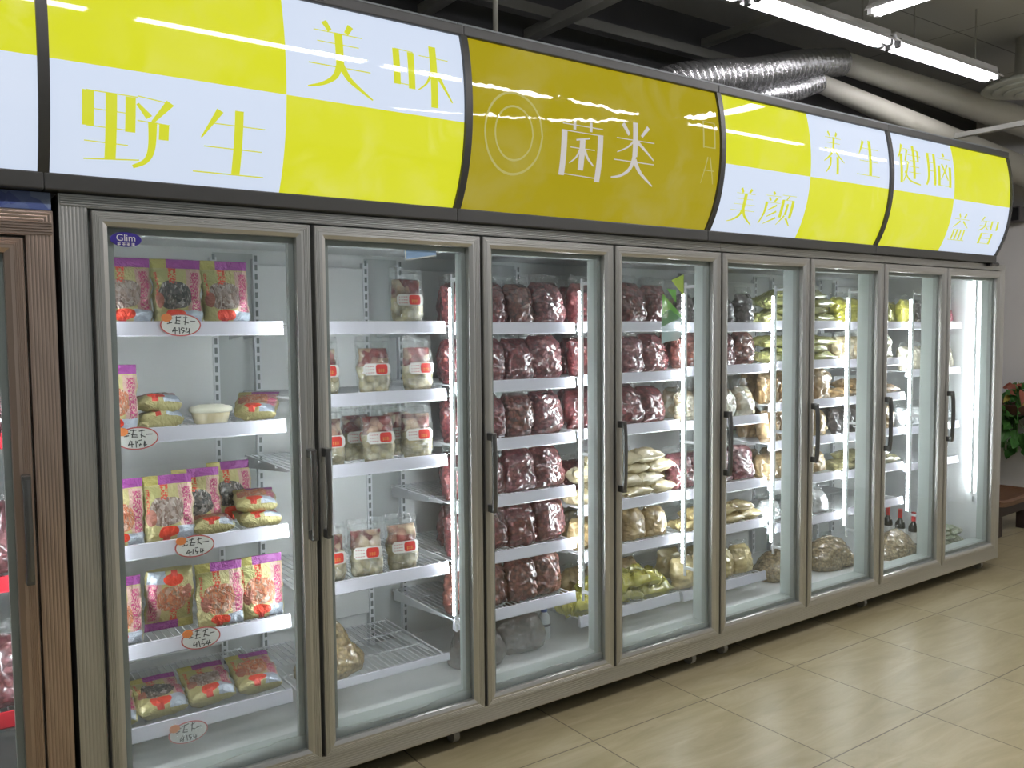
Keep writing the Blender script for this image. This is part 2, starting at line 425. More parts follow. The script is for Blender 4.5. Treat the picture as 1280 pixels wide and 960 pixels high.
# ------------------------------------------------------------------ the room
CZ = 3.35
struct('floor', box(nb(), -4.6, 7.0, -6.6, 1.2, -.1, 0), 'floor_tiles')
struct('ceiling', box(nb(), -4.6, 7.0, -6.6, 1.2, CZ, CZ+.1), 'ceiling_panels')
struct('wall_back', box(nb(), -4.6, 7.0, 1.1, 1.2, 0, CZ), 'wall_dark')
struct('wall_right', box(nb(), 6.85, 7.0, -6.5, 1.1, 0, CZ), 'wall_paint')
struct('wall_left', box(nb(), -4.6, -4.5, -6.5, 1.1, 0, CZ), 'wall_pale')
bm = nb(); box(bm, -4.5, 6.85, -6.6, -6.5, 0, .10); box(bm, -4.5, 6.85, -6.6, -6.5, 3.05, CZ)
struct('wall_front', bm, 'wall_pale')                      # made-up glazed front behind the viewer, lets world light in as fill
bm = nb(); box(bm, -4.5, 6.85, -6.57, -6.53, .10, .16); box(bm, -4.5, 6.85, -6.57, -6.53, 2.99, 3.05)
for k in range(9): box(bm, -4.5+k*1.415, -4.44+k*1.415-(.03 if k == 8 else 0), -6.57, -6.53, .16, 2.99)
win = struct('window_1', bm, 'batten_white')  # added window frame, unseen, opens the room to world fill light
struct('pane', box(nb(), -4.48, 6.83, -6.555, -6.545, .12, 3.03), 'shop_glass', win)

# painted steel members under the ceiling
for nm, (a, b, c, d, e, f), mt in (
    ('trim_1', (1.63, 1.69, -6.5, 1.1, 2.985, 3.03), 'beam_paint'), ('trim_2', (2.25, 2.315, -6.5, 1.1, 2.985, 3.035), 'beam_paint'),
    ('trim_3', (-4.5, 3.9, .86, .92, 3.02, 3.07), 'beam_dark'), ('trim_4', (3.57, 3.63, -6.5, 1.1, 3.19, 3.23), 'beam_paint'),
    ('trim_5', (5.30, 5.345, -6.5, 1.1, 2.735, 2.765), 'beam_paint')):
    struct(nm, box(nb(), a, b, c, d, e, f), mt)

# ------------------------------------------------------------------ fluorescent battens
def batten(loc, along, length, label):
    t = thing('fluorescent_light', label, 'light', loc, (0, 0, 0 if along == 'x' else PI/2), 'fluorescent battens under the ceiling')
    h = length/2
    b = nb()
    pr = [(-.062, -.020), (-.062, -.012), (-.03, .018), (-.022, .05), (.022, .05), (.03, .018), (.062, -.012), (.062, -.020), (.056, -.012), (.02, .012), (-.02, .012), (-.056, -.012)]
    A = [b.verts.new((-h, y, z)) for y, z in pr]; B = [b.verts.new((h, y, z)) for y, z in pr]
    for k in range(len(pr)): b.faces.new((A[k], A[(k+1) % len(pr)], B[(k+1) % len(pr)], B[k]))
    b.faces.new(A[::-1]); b.faces.new(B)
    link('reflector_housing', b, 'batten_white', t)
    for s in (-1, 1):
        link('fluorescent_tube', tube(nb(), [(-h+.03, s*.026, -.016), (h-.03, s*.026, -.016)], .014, 12), 'tube_glow', t, True)
        for e in (-1, 1): link('lamp_holder', box(nb(), e*h-.012-e*.014, e*h+.012-e*.014, s*.026-.015, s*.026+.015, -.034, .014, bev=.003), 'dark_gasket' if along == 'x' else 'batten_white', t)
    for s in (-.6, .6): link('hanger_rod', tube(nb(), [(h*s, 0, .05), (h*s, 0, CZ-loc[2])], .005, 6), 'beam_paint', t)
    return t
for i, (x0, x1) in enumerate(((1.66, 2.74), (2.79, 3.88), (3.93, 5.02))):
    batten(((x0+x1)/2, .09, 3.0), 'x', x1-x0, 'white fluorescent batten nearest the right wall, beside the round ceiling vent' if i == 2 else
           ('white fluorescent batten above the fourth sign, left of the one by the vent' if i == 1 else 'white fluorescent batten above the third sign, leftmost of the row over the freezers'))
for i, (x0, x1) in enumerate(((-2.0, -.92), (-.86, .25), (.38, 1.44), (1.48, 2.54), (2.62, 3.2), (3.62, 4.74), (4.95, 6.0))):
    batten(((x0+x1)/2, -1.36, 3.0), 'x', x1-x0, 'white fluorescent batten over the aisle, %s from the left in its row' % ('first', 'second', 'third', 'fourth', 'fifth', 'sixth', 'seventh')[i])
for i, (y0, y1) in enumerate(((-1.2, -.12), (-2.75, -1.67), (-3.9, -2.82), (-5.05, -3.97))):
    batten((3.41, (y0+y1)/2, 3.0), 'y', y1-y0, 'white fluorescent batten running across the aisle, %s from the freezers' % ('nearest', 'second', 'third', 'fourth')[i])
# ------------------------------------------------------------------ ducts
tag(link('ventilation_duct', tube(nb(), [(4.25+.26*i, .6, 3.08-.006*i) for i in range(11)], [.064+.0045*i for i in range(11)], 28), 'duct_white', None, True),
    'smooth cream ventilation duct, upper one, joined to the large silver flexible hose', 'duct', 'ventilation ducts')
tag(link('ventilation_duct', tube(nb(), [(4.02+.28*i, .60-.012*i, 2.925-.036*i) for i in range(11)], [.052+.006*i for i in range(11)], 28), 'duct_grey', None, True),
    'grey ventilation duct, lower one, sloping down behind the fourth and fifth signs', 'duct', 'ventilation ducts')
def flex(pts, r0, r1, pitch, label):
    P = spline(pts, 60); n = len(P); L = 0; rr = []
    for i, p in enumerate(P):
        if i: L += (p-P[i-1]).length
        rr.append((r0+(r1-r0)*i/(n-1))*(1+.16*math.sin(2*PI*L/pitch)))
    return tag(link('flexible_duct', tube(nb(), P, rr, 28), 'foil_duct', None, True), label, 'duct', 'silver flexible duct hoses')
flex([(2.45, .66, 2.30), (2.62, .66, 2.58), (2.85, .65, 2.735), (3.12, .62, 2.81), (3.45, .6, 2.88), (3.85, .6, 2.995), (4.25, .6, 3.08)], .098, .072, .042, 'large silver corrugated flexible hose rising from behind the third sign')
flex([(3.05, .80, 2.40), (3.15, .74, 2.62), (3.5, .62, 2.76), (3.8, .6, 2.845), (4.02, .6, 2.925)], .058, .05, .032, 'thinner silver corrugated hose under the large one, behind the fourth sign')

# round ceiling vent
t = thing('ceiling_vent', 'round pale grey ceiling vent with concentric rings at the end of the lights', 'vent', (5.62, .12, 3.03))
for k, r in enumerate((.30, .235, .17, .105)):
    z = -.016*k
    link('vent_ring', lathe(nb(), [(r, z), (r+.008, z+.006), (r-.01, z+.028), (r-.07, z+.045), (r-.072, z+.040), (r-.02, z+.022), (r-.008, z+.003)], 40), 'vent_paint', t, True)
link('vent_core', lathe(nb(), [(.002, -.062), (.040, -.060), (.046, -.052), (.02, -.03), (.002, -.03)], 32), 'vent_paint', t, True)
link('vent_neck', lathe(nb(), [(.23, .046), (.14, .075), (.115, .11), (.11, CZ-3.03)], 32), 'duct_white', t, True)
for a in range(4):
    link('vent_strut', tube(nb(), [(.02*math.cos(a*PI/2+.4), .02*math.sin(a*PI/2+.4), -.03), (.27*math.cos(a*PI/2+.4), .27*math.sin(a*PI/2+.4), .04)], .006, 6), 'vent_paint', t)

# ------------------------------------------------------------------ lightbox signs
ZS = [1.885, 1.955, 2.05, 2.15, 2.25, 2.35, 2.45]
def prof(z):
    q = z-2.2
    return (((1.20358368*q-.36155088)*q+.60805883)*q-.04191237)*q-.11161755
GL = {
 'ye': [([(4, 96), (4, 47)], 13), ([(30, 95), (30, 3)], 13), ([(52, 94), (52, 44)], 12), ([(2, 96), (60, 95)], 1.6), ([(2, 71), (56, 70)], 1.4), ([(2, 47), (56, 46)], 1.4), ([(0, 26), (50, 25)], 1.5), ([(0, 1), (64, 6)], 1.8),
        ([(60, 97), (99, 92)], 1.6), ([(99, 93), (78, 62)], 11, 4), ([(60, 86), (74, 68)], 4, 9), ([(60, 62), (99, 60)], 1.6), ([(92, 60), (92, 38)], 12), ([(78, 62), (78, 25), (72, 6), (57, -4)], 11, 5)],
 'sheng': [([(32, 97), (8, 54)], 10, 2), ([(20, 77), (95, 77)], 1.6), ([(12, 42), (92, 42)], 1.6), ([(0, 4), (98, 4)], 1.8), ([(58, 100), (58, 5)], 12)],
 'mei': [([(30, 101), (38, 88)], 9, 7), ([(70, 101), (62, 88)], 9, 7), ([(14, 86), (86, 86)], 1.4), ([(18, 70), (80, 70)], 1.4), ([(10, 54), (92, 54)], 1.4), ([(4, 36), (96, 36)], 1.6), ([(50, 87), (50, 38)], 12), ([(50, 42), (42, 22), (24, 9), (2, 2)], 11, 2), ([(50, 42), (62, 22), (80, 8), (99, -4)], 11, 2)],
 'wei': [([(6, 84), (6, 28)], 11), ([(30, 82), (30, 24)], 11), ([(4, 84), (34, 83)], 1.4), ([(4, 30), (34, 29)], 1.4), ([(44, 80), (94, 80)], 1.4), ([(40, 56), (98, 56)], 1.4), ([(68, 99), (68, 0)], 12), ([(64, 54), (54, 36), (40, 24)], 5, 1.5), ([(72, 56), (84, 36), (99, 12)], 8, 2)],
 'jun': [([(6, 90), (95, 90)], 1.6), ([(32, 99), (32, 82)], 6), ([(68, 99), (68, 82)], 6), ([(10, 79), (10, 0)], 12), ([(90, 79), (90, -5)], 12), ([(10, 78), (90, 78)], 1.5), ([(10, 3), (90, 1)], 1.5), ([(66, 70), (36, 64)], 3), ([(24, 50), (78, 50)], 1.5), ([(50, 66), (50, 12)], 12), ([(46, 49), (38, 34), (24, 22)], 5, 1.5), ([(54, 49), (64, 34), (78, 22)], 7, 2)],
 'lei': [([(50, 99), (50, 40)], 11), ([(22, 94), (36, 76)], 8, 6), ([(80, 94), (64, 76)], 8, 5), ([(8, 68), (94, 68)], 1.5), ([(46, 66), (32, 54), (10, 44)], 4, 1.5), ([(54, 66), (72, 54), (94, 38)], 7, 2), ([(4, 31), (96, 31)], 1.6), ([(50, 44), (42, 20), (24, 6), (2, 1)], 9, 2), ([(50, 34), (66, 14), (98, -6)], 10, 2)],
 'yang': [([(30, 101), (37, 90)], 8, 6), ([(70, 101), (62, 90)], 8, 6), ([(14, 86), (86, 86)], 1.6), ([(20, 73), (80, 73)], 1.6), ([(8, 58), (94, 58)], 1.8), ([(54, 88), (44, 54), (26, 38), (4, 26)], 10, 2), ([(54, 58), (72, 42), (97, 28)], 8, 2), ([(34, 38), (32, 18), (14, 0)], 10, 3), ([(66, 40), (66, -2)], 11)],
 'yan': [([(25, 100), (30, 91)], 7), ([(4, 87), (50, 87)], 1.8), ([(14, 82), (20, 72)], 6), ([(40, 82), (32, 70)], 6), ([(5, 67), (52, 67)], 1.8), ([(9, 67), (8, 34), (0, 2)], 9, 3), ([(42, 60), (18, 44)], 6, 3), ([(45, 42), (18, 24)], 6, 3), ([(48, 23), (14, 2)], 6, 2), ([(54, 93), (100, 93)], 1.8), ([(78, 92), (70, 80)], 4), ([(60, 79), (60, 25)], 9), ([(92, 79), (92, 25)], 9), ([(58, 79), (94, 79)], 1.8), ([(76, 68), (75, 34)], 7), ([(74, 32), (56, 2)], 6, 2), ([(80, 25), (99, 2)], 7, 3)],
 'jian': [([(22, 99), (12, 78), (0, 62)], 9, 3), ([(14, 74), (14, 0)], 11), ([(26, 88), (44, 88)], 1.8), ([(43, 88), (30, 56)], 8, 5), ([(30, 56), (44, 56)], 1.8), ([(43, 56), (34, 24), (22, 4)], 8, 3), ([(28, 30), (50, 9), (99, 1)], 7, 3), ([(70, 100), (70, 14)], 11), ([(50, 88), (90, 88)], 1.8), ([(44, 74), (100, 74)], 1.8), ([(50, 60), (90, 60)], 1.8), ([(50, 45), (92, 45)], 1.8), ([(46, 30), (98, 30)], 1.8), ([(88, 88), (88, 60)], 8)],
 'nao': [([(9, 93), (9, 26), (1, 0)], 10, 6), ([(33, 93), (33, 2)], 10), ([(9, 92), (33, 92)], 1.8), ([(9, 66), (33, 66)], 1.8), ([(9, 42), (33, 42)], 1.8), ([(70, 101), (74, 90)], 8), ([(46, 84), (100, 84)], 1.8), ([(50, 62), (50, 4)], 10), ([(94, 62), (94, 2)], 10), ([(50, 5), (94, 5)], 1.8), ([(62, 68), (86, 22)], 7, 4), ([(84, 68), (58, 22)], 6, 3)],
 'yi': [([(28, 100), (38, 85)], 8), ([(74, 100), (62, 85)], 8), ([(4, 79), (96, 79)], 2), ([(42, 72), (6, 48)], 8, 3), ([(60, 72), (97, 48)], 8, 3), ([(18, 40), (18, 4)], 9), ([(39, 40), (39, 4)], 9), ([(61, 40), (61, 4)], 9), ([(82, 40), (82, 4)], 9), ([(16, 40), (84, 40)], 2), ([(0, 2), (100, 2)], 2.2)],
 'zhi': [([(20, 100), (6, 80)], 7, 3), ([(14, 84), (50, 84)], 2), ([(2, 66), (54, 66)], 2), ([(31, 84), (26, 60), (2, 46)], 8, 3), ([(34, 64), (50, 50)], 6, 3), ([(62, 86), (62, 52)], 9), ([(92, 86), (92, 52)], 9), ([(60, 86), (94, 86)], 2), ([(60, 54), (94, 54)], 2), ([(24, 38), (24, -2)], 10), ([(76, 38), (76, -2)], 10), ([(22, 38), (78, 38)], 2), ([(22, 19), (78, 19)], 2), ([(22, 0), (78, 0)], 2)],
}
def glyph_bm(g, x0, x1, z0, z1, lift=.004):
    b = nb()
    for st in GL[g]:
        pts = [Vector((p[0], p[1])) for p in st[0]]; w0 = st[1]; w1 = st[2] if len(st) > 2 else w0
        if len(pts) > 2: pts = [Vector((q.x, q.y)) for q in spline([(p.x, p.y, 0) for p in pts], 6)]
        else: pts = [pts[0].lerp(pts[1], k/6) for k in range(7)]
        n = len(pts); rows = []
        for i, p in enumerate(pts):
            d = (pts[min(i+1, n-1)]-pts[max(i-1, 0)]).normalized(); nn = Vector((-d.y, d.x))
            w = (w0+(w1-w0)*i/(n-1))/2
            row = []
            for s in (-1, 1):
                q = p+nn*w*s; x = x0+(x1-x0)*q.x/100; z = z0+(z1-z0)*q.y/100
                row.append((x, z))
            rows.append(row)
        for a, c in zip(rows, rows[1:]):
            vs = [b.verts.new((x, prof(z)-lift, z)) for x, z in (a[0], c[0], c[1], a[1])]
            f = b.faces.new(vs)
            f.normal_update()
            if f.normal.y > 0: f.normal_flip()
    return b
SX0, SW = -.105, 1.2375
ZB_, ZT_ = 1.902, 2.465
def sign(k, label, quads, split, chars, lettermat):
    x0, x1 = SX0+SW*k, SX0+SW*(k+1)
    t = thing('lightbox_sign', label, 'sign', ((x0+x1)/2, 0, 1.862), (0, 0, 0), 'curved lightbox signs above the freezers')
    ox, oz = (x0+x1)/2, 1.862
    def T(b):
        bmesh.ops.translate(b, verts=b.verts, vec=(-ox, 0, -oz)); return b
    xa, xb = x0+.013, x1-.013
    xm, zm = split
    xs = [xa+(xm-xa)*i/4 for i in range(5)]+[xm+(xb-xm)*i/4 for i in range(1, 5)]
    zs = [ZB_+(zm-ZB_)*i/16 for i in range(17)]+[zm+(ZT_-zm)*i/16 for i in range(1, 17)]
    b = nb(); g = [[b.verts.new((x, prof(z), z)) for x in xs] for z in zs]
    for j in range(len(zs)-1):
        for i in range(len(xs)-1):
            f = b.faces.new((g[j][i], g[j][i+1], g[j+1][i+1], g[j+1][i]))
            q = (0 if j < 16 else 2)+(0 if i < 4 else 1)        # lower left, lower right, upper left, upper right
            f.material_index = quads[q]; f.smooth = True
    pan = link('lit_panel', T(b), ['sign_white', 'sign_yellow', 'sign_ochre'], t)
    for ch in chars:
        g_, cx0, cx1, cz0, cz1 = ch[:5]
        o = link('printed_character', T(glyph_bm(g_, cx0, cx1, cz0, cz1)), ch[5] if len(ch) > 5 else lettermat, pan)
    # curved divider strips at both ends
    for e, (a, c) in enumerate(((x0, x0+.013), (x1-.013, x1))):
        b = nb(); zz = [ZB_-.01+(ZT_+.012-ZB_)*i/24 for i in range(25)]
        ringsv = [[b.verts.new(q) for q in ((a, prof(z)-.012, z), (c, prof(z)-.012, z), (c, prof(z)+.03, z), (a, prof(z)+.03, z))] for z in zz]
        for r0, r1 in zip(ringsv, ringsv[1:]):
            for n in range(4): b.faces.new((r0[n], r0[(n+1) % 4], r1[(n+1) % 4], r1[n]))
        b.faces.new(ringsv[0][::-1]); b.faces.new(ringsv[-1])
        link('side_trim', T(b), 'dark_trim', t)
    yb, yt = prof(ZB_), prof(ZT_)
    link('bottom_trim', T(box(nb(), x0, x1, yb-.014, .03, 1.862, ZB_+.004, bev=.004)), 'dark_trim', t)
    link('top_trim', T(box(nb(), x0, x1, yt-.014, yt+.03, ZT_-.004, ZT_+.03, bev=.004)), 'dark_trim', t)
    link('top_angle', T(box(nb(), x0, x1, yt+.028, yt+.06, ZT_+.012, ZT_+.052, bev=.002)), 'angle_grey', t)
    b = nb(); box(b, x0+.002, x1-.002, .03, .24, 1.90, ZT_+.012)
    link('box_back', T(b), 'dark_trim', t)
    # end cheeks closing the box
    for a in (x0+.001, x1-.004):
        b = nb(); zz = [ZB_+(ZT_-ZB_)*i/16 for i in range(17)]
        for off in (0, .003):
            vs = [b.verts.new((a+off, prof(z)+.002, z)) for z in zz]+[b.verts.new((a+off, .04, ZT_)), b.verts.new((a+off, .04, ZB_))]
            b.faces.new(vs if off else vs[::-1])
        link('end_cheek', T(b), 'dark_trim', t)
    return t
ZM = 2.175
sign(-1, 'leftmost curved lightbox sign, only a yellow over white corner in view', [0, 0, 1, 1], (-.7, ZM), [], 'sign_letter_yellow')
sign(0, 'yellow and white checked lightbox sign, large characters, above the first two glass doors', [0, 1, 1, 0], (.516, ZM),
     [('ye', -.014, .197, 1.945, 2.118), ('sheng', .262, .465, 1.935, 2.110), ('mei', .575, .790, 2.205, 2.408), ('wei', .860, 1.074, 2.205, 2.402)], 'sign_letter_yellow')
for nm, r_, w_ in (('ring', 50, 3), ('inner_ring', 33, 2.5)):
    GL[nm] = [([(50+r_*math.cos(a), 50+r_*math.sin(a)) for a in [2*PI*k/12 for k in range(13)]], w_)]
GL['kou'] = [([(14, 98), (86, 98)], 3), ([(18, 98), (18, 2)], 7), ([(84, 98), (84, 6)], 7), ([(16, 6), (88, 6)], 3)]
GL['ba'] = [([(44, 98), (14, 2)], 6, 2), ([(56, 98), (86, 4)], 7, 3), ([(20, 50), (84, 50)], 3)]
sign(1, 'ochre yellow lightbox sign with two pale characters, third from the left', [2, 2, 2, 2], (1.75, ZM),
     [('jun', 1.517, 1.729, 2.048, 2.246), ('lei', 1.769, 1.995, 2.060, 2.275), ('ring', 1.20, 1.44, 2.03, 2.30, 'sign_letter_faint'), ('inner_ring', 1.20, 1.44, 2.03, 2.30, 'sign_letter_faint'), ('kou', 2.24, 2.34, 2.22, 2.33, 'sign_letter_faint'), ('ba', 2.24, 2.34, 2.08, 2.19, 'sign_letter_faint')], 'sign_letter_lilac')
sign(2, 'yellow and white checked lightbox sign above the fifth and sixth glass doors', [0, 1, 1, 0], (2.967, ZM),
     [('mei', 2.461, 2.627, 1.947, 2.084), ('yan', 2.668, 2.883, 1.950, 2.088), ('yang', 3.052, 3.22, 2.207, 2.395), ('sheng', 3.315, 3.510, 2.215, 2.39)], 'sign_letter_yellow')
sign(3, 'rightmost yellow and white checked lightbox sign, at the free end', [1, 0, 0, 1], (4.215, ZM),
     [('jian', 3.67, 3.879, 2.216, 2.412), ('nao', 3.93, 4.179, 2.225, 2.405), ('yi', 4.212+.03, 4.41, 1.965, 2.105), ('zhi', 4.52, 4.74, 1.965, 2.105)], 'sign_letter_yellow')
for x, y, z0, z1, l in ((1.405, .12, ZT_+.012, CZ, 'thin grey steel rod hanging the third sign from the ceiling'), (4.09, .82, 1.86, 3.02, 'thin grey steel rod behind the fourth sign, under the silver hose')):
    tag(link('hanger_rod', tube(nb(), [(x, y, z0), (x, y, z1)], .010, 10), 'beam_paint', None, True), l, 'rod', 'thin steel hanger rods')

# ------------------------------------------------------------------ freezers
DW, DZ0, DZ1 = .62, .14, 1.819
YS, YB = .215, .76           # shelf front, back panel
def ridged(n, depth, s0, s1, y):
    out = []
    for i in range(n):
        a = s0+(s1-s0)*i/n; w = (s1-s0)/n
        out += [(a+w*.08, y), (a+w*.28, y-depth), (a+w*.72, y-depth), (a+w*.92, y)]
    return out
ORD = ['first', 'second', 'third', 'fourth', 'fifth', 'sixth', 'seventh', 'eighth']
SHELF = ['top', 'second', 'third', 'fourth', 'fifth', 'sixth']
SH = {0: [1.528, 1.205, .853, .546, .288], 1: [1.528, 1.279, 1.033, .623, .272], 2: [1.523, 1.298, 1.07, .846, .624, .395],
      3: [1.526, 1.304, 1.078, .752, .553, .277], 4: [1.521, 1.318, 1.068, .747, .544, .270], 5: [1.529, 1.325, 1.117, .92, .718, .496],
      6: [1.524, 1.319, 1.117, .914, .708, .501], 7: [1.523, 1.245, .908, .688]}
def wire_shelf(x0, x1, zt, parent, rail='rail_white', lip=.045, tray=False):
    b = nb(); z = zt-.012
    for yy in (YS+.008, YS+.19, YS+.36, YB-.03): tube(b, [(x0, yy, z-.005), (x1, yy, z-.005)], .0038, 6)
    n = 26
    for i in range(n+1):
        x = x0+.004+(x1-x0-.008)*i/n
        tube(b, [(x, YS+.005, z), (x, YB-.028, z)], .0019 if i not in (0, n) else .0036, 5)
    s = link('wire_shelf', b, 'shelf_white', parent)
    if lip:
        b = nb()
        pr = [(YS-.002, zt), (YS+.004, zt+.001), (YS+.010, zt-.010), (YS+.012, zt-lip+.003), (YS-.006, zt-lip), (YS-.009, zt-lip+.004)]
        A = [b.verts.new((x0-.004, y, q)) for y, q in pr]; B = [b.verts.new((x1+.004, y, q)) for y, q in pr]
        for k in range(len(pr)): b.faces.new((A[k], B[k], B[(k+1) % len(pr)], A[(k+1) % len(pr)]))
        b.faces.new(A); b.faces.new(B[::-1])
        link('price_rail', b, rail, s)
    # brackets under the shelf, hooked to the uprights
    for x in (x0+.012, x1-.012):
        b = nb(); vs = [(x, YB-.02, z-.006), (x, YB-.02, z-.05), (x, YS+.10, z-.012), (x, YS+.10, z-.006)]
        for o in (-.0015, .0015):
            q = [b.verts.new((v[0]+o, v[1], v[2])) for v in vs]; b.faces.new(q if o > 0 else q[::-1])
        link('shelf_bracket', b, 'shelf_white', s)
    return s
def freezer(name, label, x0, ndoor, frameL, frameR, first, st='brushed_steel', stw='brushed_steel_wide', shelves=None, rail='rail_white', zt=1.860, DZ1=1.819):
    """x0 = left edge of the first door"""
    xe = x0+DW*ndoor
    t = thing(name, label, 'freezer', ((x0+xe)/2, .4, 0), group='upright glass door freezers')
    ox = -(x0+xe)/2; oy = -.4
    def P(o):
        return o
    root = t
    def add(nm, b, mt, parent=None, smooth=False):
        if parent is None:
            bmesh.ops.translate(b, verts=b.verts, vec=(ox, oy, 0)); return link(nm, b, mt, root, smooth)
        bmesh.ops.translate(b, verts=b.verts, vec=(ox, oy, 0)); return link(nm, b, mt, parent, smooth)
    xa, xb = x0-frameL, xe+frameR
    zb, zt_ = .072, zt
    # front frame: ridged bands round the doors
    ins = (frameL, frameR, DZ0-.004-zb, zt_-DZ1-.006)
    pr = [(0, .055), (0, -.004)]+[(s, y) for s, y in ridged(7, .0007, .05, .95, -.004)]+[(.97, -.004), (1, .002), (1, .03)]
    add('front_frame', ringframe(nb(), xa, xb, zb, zt_, ins, pr), st)
    # grooved extrusion along the head of the frame
    b = nb(); g0, g1 = DZ1+.010, min(zt_-.002, DZ1+.046); pts = []
    for k in range(5):
        z = g0+(g1-g0)*k/5; w = (g1-g0)/5
        pts += [(-.0045, z+w*.10), (-.0105, z+w*.22), (-.0105, z+w*.70), (-.0045, z+w*.82)]
    pts = [(-.003, g0)]+pts+[(-.003, g1)]
    A = [b.verts.new((xa+.004, y, z)) for y, z in pts]; B = [b.verts.new((xb-.004 if frameR > .02 else xb, y, z)) for y, z in pts]
    for k in range(len(pts)-1): b.faces.new((A[k], B[k], B[k+1], A[k+1]))
    b.faces.new((A[-1], B[-1], B[0], A[0])); b.faces.new(A); b.faces.new(B[::-1])
    bmesh.ops.recalc_face_normals(b, faces=b.faces)
    add('grooved_header', b, stw)
    # cabinet shell
    b = nb()
    if frameL > .02: box(b, xa, xa+.02, .05, .84, zb, zt_)
    if frameR > .02: box(b, xb-.02, xb, .05, .84, zb, zt_)
    box(b, xa, xb, .80, .84, zb, zt_); box(b, xa, xb, .05, .84, zt_-.03, zt_); box(b, xa, xb, .05, .84, zb, zb+.03)
    add('cabinet_shell', b, st)
    # white lining
    b = nb()
    L0, L1 = (x0-.03 if frameL > .02 else x0), (xe+.03 if frameR > .02 else xe)
    box(b, L0, L1, YB, YB+.02, .14, zt-.035); box(b, L0, L1, .05, YB, .135, .155); box(b, L0, L1, .05, YB, zt-.05, zt-.035)
    if frameL > .02: box(b, L0-.005, L0+.012, .05, YB, .14, zt-.035)
    if frameR > .02: box(b, L1-.012, L1+.005, .05, YB, .14, zt-.035)
    add('inner_lining', b, 'liner_white')
    add('door_sill', box(nb(), x0, xe, .03, .12, .145, .185, bev=.006), 'grey_gasket'); add('door_header', box(nb(), x0, xe, .03, .12, DZ1-.05, zt-.03, bev=.006), 'grey_gasket')
    # back panels and slotted uprights
    for i in range(ndoor):
        a = x0+DW*i
        add('air_panel', box(nb(), a+.085, a+DW-.085, YB-.022, YB, .30, zt-.105, bev=.006), 'liner_white')
    for i in range(ndoor+1):
        a = x0+DW*i
        add('grey_channel', box(nb(), max(a-.075, L0+.012), min(a+.075, L1-.012), YB-.004, YB+.001, .16, zt-.065), 'liner_grey')
        for s in (-.08, .08):
            if not (L0+.01 < a+s < L1-.01): continue
            u = add('slotted_upright', box(nb(), a+s-.012, a+s+.012, YB-.026, YB-.001, .16, zt-.085), 'shelf_white')
            b = nb()
            for k in range(46): box(b, a+s-.005, a+s+.005, YB-.0275, YB-.0255, .19+.035*k, .212+.035*k)
            add('upright_slots', b, 'slot_dark', u)
    # mullions with LED strips
    for i in range(ndoor+1):
        a = x0+DW*i
        if i == 0 and frameL < .02: continue
        lo, hi = (a-.026, a+.026)
        if i == 0: lo = a-.028
        last = i == ndoor and frameR > .02
        if i == ndoor: hi = a+.028 if last else a-.001
        add('mullion', box(nb(), lo, hi, .028, .088 if last else .118, .15, zt-.065, bev=.008), 'grey_gasket')
        s, yl, za, zb_, rl = 0.0, .1915, .42, zt-.21, .0065          # strip position, ends and radius
        if i == 0: s = .018
        elif last: s, yl, za, zb_, rl = -.004, .140, .47, zt-.085, .0038
        elif i == ndoor: s = -.0125
        elif first+i == 1: s, yl = .008, .139
        q = add('led_holder', box(nb(), a+s-.004, a+s+.004, yl-.020, yl-.008, za-.06, zb_+.05, bev=.0015), 'shelf_white')
        for zz in (za-.02, .98, zb_+.03): add('led_clip', box(nb(), a+s-.006, a+s+.006, .080, yl-.016, zz-.006, zz+.006), 'shelf_white', q)
        add('led_strip', tube(nb(), [(a+s, yl, za), (a+s, yl, zb_)], rl, 10), 'led_glow', q, True)
    # shelves
    for i in range(ndoor):
        a = x0+DW*i
        for j, z in enumerate((shelves or SH)[first+i]):
            wire_low = (first+i == 1 and j == 4)
            s = None
            b_off = (ox, oy)
            x_0, x_1 = a+.016, a+DW-.016
            o = wire_shelf(x_0+ox, x_1+ox, z, root, rail, .028 if wire_low else .045)
            o.location.y = oy
    # base: plinth edge, castors
    for i, xw in enumerate((xa+.12, (xa+xb)/2-.05, xb-.09)):
        for yy in (.07, .72):
            q = nb(); box(q, xw-.022, xw+.022, yy-.02, yy+.02, .052, .074, bev=.003)
            c = add('castor', q, 'galvanised')
            b = nb(); tube(b, [(xw-.012, yy+.004, .029), (xw+.012, yy+.004, .029)], .029, 18)
            add('castor_wheel', b, 'wheel_grey', c, False)
    # doors
    for i in range(ndoor):
        a, e = x0+DW*i+.006, x0+DW*(i+1)-.006
        pr = [(0, .026), (0, -.018), (.04, -.022)]+[(s, y) for s, y in ridged(4, .0014, .06, .50, -.022)]+[(.68, -.022), (.97, -.017), (1, -.012), (1, .02)]
        d = add('door', ringframe(nb(), a, e, DZ0, DZ1, (.038, .044, .040, .040), pr), st)
        add('glass_pane', box(nb(), a+.036, e-.042, -.002, .004, DZ0+.036, DZ1-.036), 'door_glass_misted' if first+i in (0, 1, 2, 3) else 'door_glass', d)
        b = nb()
        ringframe(b, a+.034, e-.040, DZ0+.034, DZ1-.034, (.022, .022, .022, .022), [(0, .006), (1, .006), (1, .026), (0, .026), (0, .006)])
        add('glass_gasket', b, 'inner_gasket', d)
        b = nb(); ringframe(b, a, e, DZ0, DZ1, (.026, .026, .026, .026), [(0, .0265), (0, .0275), (1, .0275)])
        add('door_seal', b, 'dark_gasket', d)
        right = (first+i == 0)
        hx = (e-.018) if right else (a+.018)
        b = nb(); tube(b, [(hx, -.05, .86), (hx, -.054, .90), (hx, -.056, 1.0), (hx, -.054, 1.08), (hx, -.05, 1.12)], .0100, 12)
        for zz in (.862, 1.118): box(b, hx-.010, hx+.010, -.056, -.018, zz-.014, zz+.014, bev=.003)
        add('door_handle', b, 'handle_metal', d, False)
